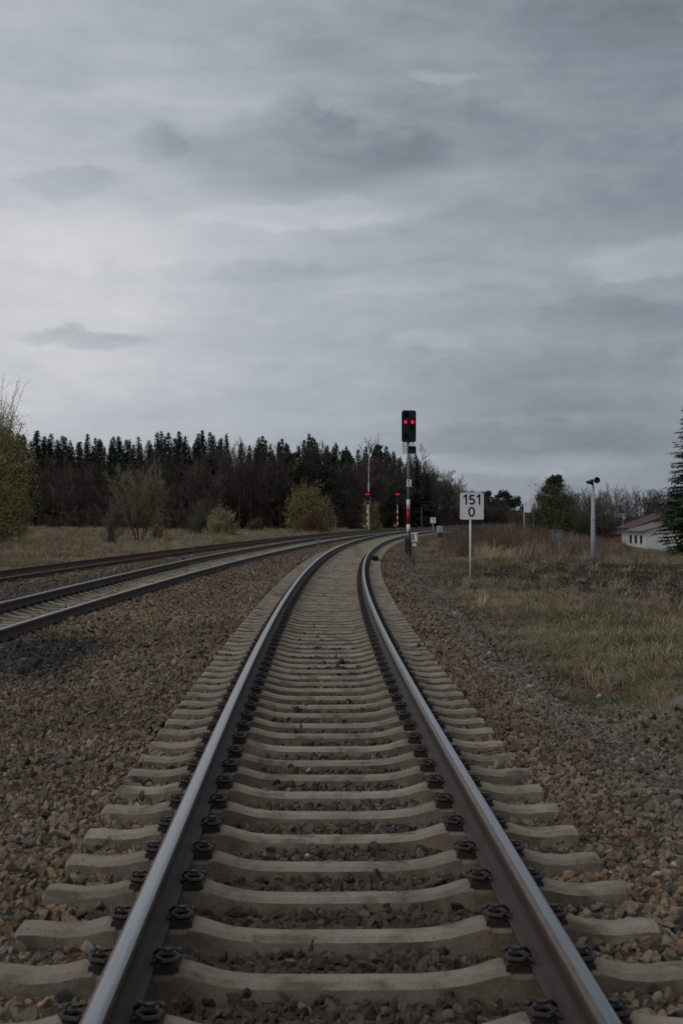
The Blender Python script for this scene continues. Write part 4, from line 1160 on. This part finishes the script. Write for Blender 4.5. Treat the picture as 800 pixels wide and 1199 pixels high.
def dome(name, px, Y, ytop, wpx, seed, leafm, wood, twig, label, cat, wands=150, per=26, size=.085, base=.12, lean=0.0, bare=0, thick=.016, low=.0, pw=2.2):
    """many fine stems rising from one stool and arching out to a rounded crown"""
    x = at(px, Y); g = gz(x, Y); h = up(ytop, Y) - g; w = wpx / F * Y / 2
    r = np.random.default_rng(seed); mt, mw = MB(), MB(); P = []
    for k in range(6):
        a = k * 1.05 + r.uniform(-.3, .3); L = h * r.uniform(.45, .7)
        mt.tube([(math.cos(a) * .12, math.sin(a) * .12, -.15), (math.cos(a) * w * .12, math.sin(a) * w * .12, L * .5), (math.cos(a) * w * .30, math.sin(a) * w * .30, L)], [thick * 4.5, thick * 3, thick * 1.2], 6)
    lumps = r.normal(size=(9, 3)); lumps /= np.linalg.norm(lumps, axis=1)[:, None]
    for k in range(wands):
        a = r.uniform(0, 6.28); u = r.random() ** .8
        q = np.array([math.cos(a) * math.sqrt(1 - u ** pw), math.sin(a) * math.sqrt(1 - u ** pw), u])
        bump = .86 + .16 * max(0, float(np.max(lumps @ (q / np.linalg.norm(q))))) ** 3
        k_ = bump * r.uniform(.58, 1.10)
        e = np.array([q[0] * w * k_ + lean * q[2], q[1] * w * k_, low * h + (1 - low) * h * q[2] * k_])
        b = np.array([r.normal() * base * w, r.normal() * base * w, low * h * r.random() - .1])
        c1 = b + (e - b) * np.array([.22, .22, .45]) + r.normal(size=3) * .05 * w; c2 = b + (e - b) * np.array([.62, .62, .8]) + r.normal(size=3) * .04 * w
        mw.tube([b, c1, c2, e], [thick * 1.3, thick, thick * .7, thick * .4], 3, cap=False)
        for m_ in range(5):
            t_ = r.uniform(.45, 1); s0 = c1 * (1 - t_) + e * t_; s1 = s0 + r.normal(size=3) * w * .13 + np.array([0, 0, .05 * h])
            mw.tube([s0, s1], [thick * .6, thick * .35], 3, cap=False); P.append(s1)
            P.append((s0 + s1) / 2)
        P += [e, (e + c2) / 2, c2]
    for k in range(bare):
        a = r.uniform(0, 6.28); b = np.array([math.cos(a) * w * .3 * r.random(), math.sin(a) * w * .3, h * .75]); e = b + np.array([math.cos(a) * w * .55 * r.random(), math.sin(a) * w * .5 * r.random(), h * r.uniform(.2, .42)])
        mw.tube([b, (b + e) / 2 + r.normal(size=3) * .1, e], [thick, thick * .7, thick * .4], 3, cap=False)
        for m_ in range(7):
            t_ = r.uniform(.4, 1); s0 = b * (1 - t_) + e * t_; mw.tube([s0, s0 + r.normal(size=3) * .25 + np.array([0, 0, .4])], [thick * .5, thick * .3], 3, cap=False)
    lf = None
    if leafm is not None and per > 0:
        P = np.array(P); V, Fc = leaves(P, max(1, int(per)), size, (.07 if size < .2 else .1) * w, r); lf = np_mesh('foliage', V, Fc, leafm)
    return plant(name, (x, Y, g - .05), mt.mesh('trunk', wood, True), mw.mesh('crown', twig), label, cat, leaf=lf)
dome('willow_bush', 362, 163, 564, 66, 21, M['willow'], M['bark'], M['twig_olive'], 'large rounded yellow green willow bush left of the birch', 'willow', 190, 7, .10)
dome('willow_bush', 259.5, 140, 595, 40, 22, M['willow_pale'], M['bark'], M['twig_olive'], 'small pale yellow willow bush on the field beside the left tracks', 'willow', 130, 6, .075)
dome('willow_bush', 436, 196, 580, 30, 23, M['willow'], M['bark'], M['twig_olive'], 'sparse yellow green willow behind the far signal by the birch', 'willow', 110, 3, .10)
dome('leafless_shrub', 236, 150, 580, 52, 24, None, M['bark'], M['twig_shrub'], 'dense olive grey leafless shrub left of the small yellow willow', 'shrub', 330, 0)
dome('russet_bush', 366, 158, 597, 34, 25, M['rust_leaf'], M['bark'], M['twig_red'], 'low russet bush in front of the large willow', 'bush', 120, 3, .075)
dome('russet_bush', 300, 172, 604, 26, 26, M['rust_leaf'], M['bark'], M['twig_red'], 'low russet bush at the foot of the wood between two willows', 'bush', 100, 2, .075)
leafy('leafless_tree', 163, 104, 541, 60, 27, None, M['bark'], M['twig_olive'], 'spreading many stemmed leafless tree alone on the field', 'leafless tree', stems=7, fork=.40, P=dict(nb=(14, 7, 5, 0), rmin=.017, t0=(.2, .2, .2, .3)))
dome('leafless_shrub', 130, 102, 580, 34, 28, None, M['bark'], M['twig'], 'low leafless shrub left of the many stemmed tree on the field', 'shrub', 90, 0, pw=3)
dome('olive_shrub', 184, 118, 592, 24, 29, M['olive'], M['bark'], M['twig_shrub'], 'small olive shrub right of the many stemmed tree on the field', 'shrub', 80, 1, .07)
dome('willow_tree', -6, 100, 470, 96, 30, M['olive'], M['bark'], M['twig_olive'], 'tall olive green tree at the left photo edge with bare twigs on top', 'willow', 420, 8, .075, base=.2, bare=26, thick=.022, pw=3.6)
dome('leafless_tree', 470, 250, 548, 62, 32, None, M['bark'], M['twig_shrub'], 'tall olive grey leafless tree behind the far signals', 'leafless tree', 330, 0, pw=2.6, thick=.03)
dome('pale_green_tree', 648, 160, 561, 64, 34, M['grey_green'], M['bark'], M['twig_shrub'], 'broad pale green tree just coming into leaf behind the blank white board', 'tree', 460, 3, .10, base=.25, pw=2.4)
leafy('leafless_tree', 672, 175, 572, 34, 35, None, M['bark_dark'], M['twig_dark'], 'leafless tree leaning on the right of the pale green tree', 'leafless tree', stems=3, fork=.35)
def birch():
    Y = 194.0; x = at(431.6, Y); g = gz(x, Y); h = up(514, Y) - g
    a, b, t = tree_meshes(h / .97, dict(BARE, nb=(16, 5, 4, 0), t0=(.4, .2, .2, .3), len=(.22, .55, .5, .5), up=.2, rmin=.016, ang=(.75, .6, .6, .6), wob=.04, tip=.15, wood=0), 3, 36, M['bark_pale'], M['twig'], r0=.19)
    plant('birch_tree', (x, Y, g - .1), a, b, 'slender birch with a tall white trunk and thin bare crown', 'birch tree')
birch()

# --- leafless trees closing the view on the right
def right_wood():
    r = np.random.default_rng(91)
    G1, G2 = 'leafless trees along the right horizon', 'pale trunks along the right horizon'
    ty = lambda px: np.interp(px, [490, 505, 520, 545, 552, 575, 610, 630, 690, 730, 776, 840], [545, 550, 556, 570, 574, 580, 586, 590, 575, 573, 577, 575])
    for base, step, f0, f1 in ((188, 5.0, .55, .8), (218, 5.5, .75, .95), (252, 6, .9, 1.06)):
        px = 498.0
        while px < 815:
            q = px + r.uniform(-3, 3); Y = base + r.uniform(-8, 8) + (40 if q < 620 else 0); x = at(q, Y); d = x - float(Xm(Y)); px += step
            if abs(d) < 7 or (d < 0 and d > -11.5): continue
            h = (up(float(ty(q)), Y) - gz(x, Y)) * r.uniform(f0, f1); s = h / 10
            if q > 690 and r.random() < .28: put('pale_trunk_tree', PB[r.integers(0, 2)], x, Y, (s * .6, s * .6, s), 'slender leafless tree with a pale trunk on the right horizon', 'leafless tree', G2)
            else: put('leafless_tree', BT[r.integers(0, 5)], x, Y, (s * 1.1, s * 1.1, s), 'leafless brown tree on the low right hand horizon', 'leafless tree', G1)
    px = 505.0
    while px < 815:
        for Y0 in (175, 205):
            q = px + r.uniform(-3, 3); Y = Y0 + r.uniform(-6, 6) + (45 if q < 620 else 0); x = at(q, Y); d = x - float(Xm(Y))
            if abs(d) < 5 or (d < 0 and d > -11.5): continue
            s = r.uniform(.9, 1.3); put('leafless_shrub', UB[r.integers(0, 3)], x, Y, (s * 1.3, s * 1.3, s), 'leafless brown shrub under the trees of the right horizon', 'shrub', 'leafless shrubs under the right horizon trees')
        px += 7
    for px in range(478, 640, 8):
        for Y0 in (300, 322):
            q = px + r.uniform(-3, 3); Y = Y0 + r.uniform(-6, 6); x = at(q, Y)
            if abs(x - float(Xm(Y))) < 3 or -10 < x - float(Xm(Y)) < 0: continue
            s = r.uniform(1.2, 1.7); put('leafless_shrub', UB[r.integers(0, 3)], x, Y, (s * 1.6, s * 1.6, s), 'leafless brown shrub under the trees of the right horizon', 'shrub', 'leafless shrubs under the right horizon trees')
            if px < 600 and Y0 == 322:
                h = (up(float(ty(q)), Y) - gz(x, Y)) * r.uniform(.8, 1.0) / 10; put('leafless_tree', BT[r.integers(0, 5)], x, Y + 6, (h, h, h), 'leafless brown tree on the low right hand horizon', 'leafless tree', G1)
    # shrubs among the weeds on the right
    for k in range(34):
        Y = r.uniform(92, 165); q = r.uniform(520, 800); x = at(q, Y); d = x - float(Xm(Y))
        if d < 4.5 or (q > 715 and Y > 128) or abs(q - 617) < 9: continue
        s = min(r.uniform(.45, .85), (up(float(np.interp(q, WPX, WPY)), Y) - gz(x, Y)) / 3.0 * 1.25)
        if s < .15: continue
        put('leafless_shrub', UB[r.integers(0, 3)], x, Y, (s, s, s * .8), 'leafless brown shrub among the dry weeds right of the track', 'shrub', 'leafless shrubs among the dry weeds')
right_wood()

# ------------------------------------------------------------------ sky, sun, camera
def build_world():
    w = bpy.data.worlds.new('World'); sc.world = w; w.use_nodes = True
    t = NT(w.node_tree); bg = t.n['Background']
    sky = t.node('ShaderNodeTexSky', sky_type='NISHITA', sun_disc=False, sun_elevation=R_(42), sun_rotation=R_(-125), air_density=1.0, dust_density=1.5, ozone_density=1.0)
    g = t.node('ShaderNodeTexCoord').outputs['Generated']
    s = t.node('ShaderNodeSeparateXYZ', ins={0: g}); x, y, z = s.outputs
    zc = t.math('MAXIMUM', z, 0.0)
    den = t.math('ADD', zc, .10)
    u, v = t.math('DIVIDE', x, den), t.math('DIVIDE', y, den)
    pl = t.node('ShaderNodeCombineXYZ', ins={0: u, 1: v, 2: 0.0}).outputs[0]
    el = t.math('ARCSINE', z); az = t.math('ARCTAN2', x, y)
    ae = t.node('ShaderNodeCombineXYZ', ins={0: t.math('MULTIPLY', az, 1.0), 1: t.math('MULTIPLY', el, 2.1), 2: 0.0}).outputs[0]
    n_big = t.noise(pl, .8, 5, .55, .3); n_mid = t.noise(ae, 9.0, 7, .6, .35); n_fine = t.noise(ae, 30., 6, .6, .2); n_str = t.noise(t.node('ShaderNodeMapping', ins={'Vector': ae, 'Scale': (1, 2.2, 1), 'Location': (3.1, 1.7, 0)}).outputs[0], 7.0, 6, .55, .4)
    wob = t.math('MULTIPLY_ADD', n_mid, .09, -.045); wob2 = t.math('MULTIPLY_ADD', n_fine, .018, -.009)
    def blob(px, py, rx, ry, k=1.0, soft=(.25, 1.15)):
        a = t.math('DIVIDE', t.math('ADD', t.math('ADD', az, -(px - 400) / F), wob), rx / F)
        b = t.math('DIVIDE', t.math('ADD', t.math('ADD', el, -(HOR - py) / F), t.math('ADD', t.math('MULTIPLY', wob, .35), wob2)), ry / F)
        d = t.math('ADD', t.math('MULTIPLY', a, a), t.math('MULTIPLY', b, b))
        return t.math('MULTIPLY', t.math('SUBTRACT', 1.0, t.ramp(d, *soft)), k)
    # overall luminance: brighter low on the left, darker to the right and above, bright again near the zenith
    L = t.math('MULTIPLY_ADD', t.ramp(az, .24, -.26), .21, .30)
    L = t.math('SUBTRACT', L, t.math('MULTIPLY', t.ramp(el, .17, .36), .085))
    L = t.math('SUBTRACT', L, t.math('MULTIPLY', t.ramp(el, .10, .02), .035))
    L = t.math('ADD', L, t.math('MULTIPLY', t.ramp(el, .45, 1.1), .11))
    L = t.math('ADD', L, t.math('MULTIPLY_ADD', n_str, .10, -.05))
    L = t.math('ADD', L, t.math('MULTIPLY_ADD', n_mid, .13, -.065))
    L = t.math('ADD', L, t.math('MULTIPLY_ADD', n_fine, .085, -.0425))
    for args in ((340, 190, 190, 50, -.075), (480, 170, 170, 45, -.04), (100, 402, 95, 13, -.11, (.1, 1.2)), (80, 225, 60, 20, -.06), (180, 180, 40, 22, -.06), (760, 215, 120, 60, -.03),
                 (60, 340, 220, 100, .07), (200, 290, 200, 40, .04), (60, 440, 260, 40, .04), (760, 312, 90, 22, .07), (360, 255, 160, 18, .055), (430, 265, 60, 16, .04), (500, 402, 60, 14, .045), (560, 545, 200, 16, .05), (520, 105, 60, 9, .055), (640, 450, 200, 60, -.03), (730, 375, 120, 30, -.035),
                 (620, 520, 190, 26, -.045), (300, 320, 140, 14, -.04), (520, 330, 160, 16, .03), (250, 120, 180, 20, .03)):
        L = t.math('ADD', L, blob(*args))
    n_str2 = t.noise(t.node('ShaderNodeMapping', ins={'Vector': ae, 'Scale': (1, 2.0, 1), 'Location': (7.3, .4, 0)}).outputs[0], 16.0, 7, .62, .5)
    L = t.math('ADD', L, t.math('MULTIPLY_ADD', n_str2, .085, -.0425))
    L = t.math('MAXIMUM', L, .12)
    warm = t.node('ShaderNodeMapRange', ins={0: L, 1: .24, 2: .60}).outputs[0]
    tint = t.mix(warm, (.875, 1.0, 1.16), (.99, 1.0, 1.035))
    cl = t.node('ShaderNodeVectorMath', operation='SCALE', ins={0: tint, 'Scale': t.math('MULTIPLY', L, 10.0 * SKY_GAIN)}).outputs[0]
    # thin places let a little of the blue sky above through
    c = t.mix(t.math('MULTIPLY_ADD', t.ramp(n_big, .55, .8), .06, .02), cl, sky.outputs[0])
    # below the horizon: dull earth
    c = t.mix(t.ramp(z, -.02, -.002), (.5, .42, .33), c)
    t.l.new(c, bg.inputs['Color']); bg.inputs['Strength'].default_value = .1
SKY_GAIN = 1.05
build_world()
sun = bpy.data.lights.new('sun', 'SUN'); sun.energy = .5; sun.angle = R_(35); sun.color = (1, .96, .9)
so = bpy.data.objects.new('sun', sun); COL.objects.link(so)
_d = Vector((math.sin(R_(-125)) * math.cos(R_(42)), math.cos(R_(-125)) * math.cos(R_(42)), math.sin(R_(42))))
so.rotation_euler = _d.to_track_quat('Z', 'Y').to_euler()

cam = bpy.data.cameras.new('camera'); co = bpy.data.objects.new('camera', cam); COL.objects.link(co); sc.camera = co
cam.sensor_fit = 'VERTICAL'; cam.sensor_height = 36.0; cam.lens = F / 1199 * 36
cam.clip_start = .05; cam.clip_end = 8000
co.location = (0, 0, CAM_Z); co.rotation_euler = (R_(90) + math.atan((HOR - 599.5) / F), 0, 0)
cam.dof.use_dof = True; cam.dof.focus_distance = 13.0; cam.dof.aperture_fstop = 5.2
sc.view_settings.view_transform = 'Standard'; sc.view_settings.look = 'None'; sc.view_settings.gamma = 1; sc.view_settings.exposure = 0.0
sc.view_settings.use_curve_mapping = False
sc.cycles.max_bounces = 5; sc.cycles.diffuse_bounces = 3; sc.cycles.use_denoising = True
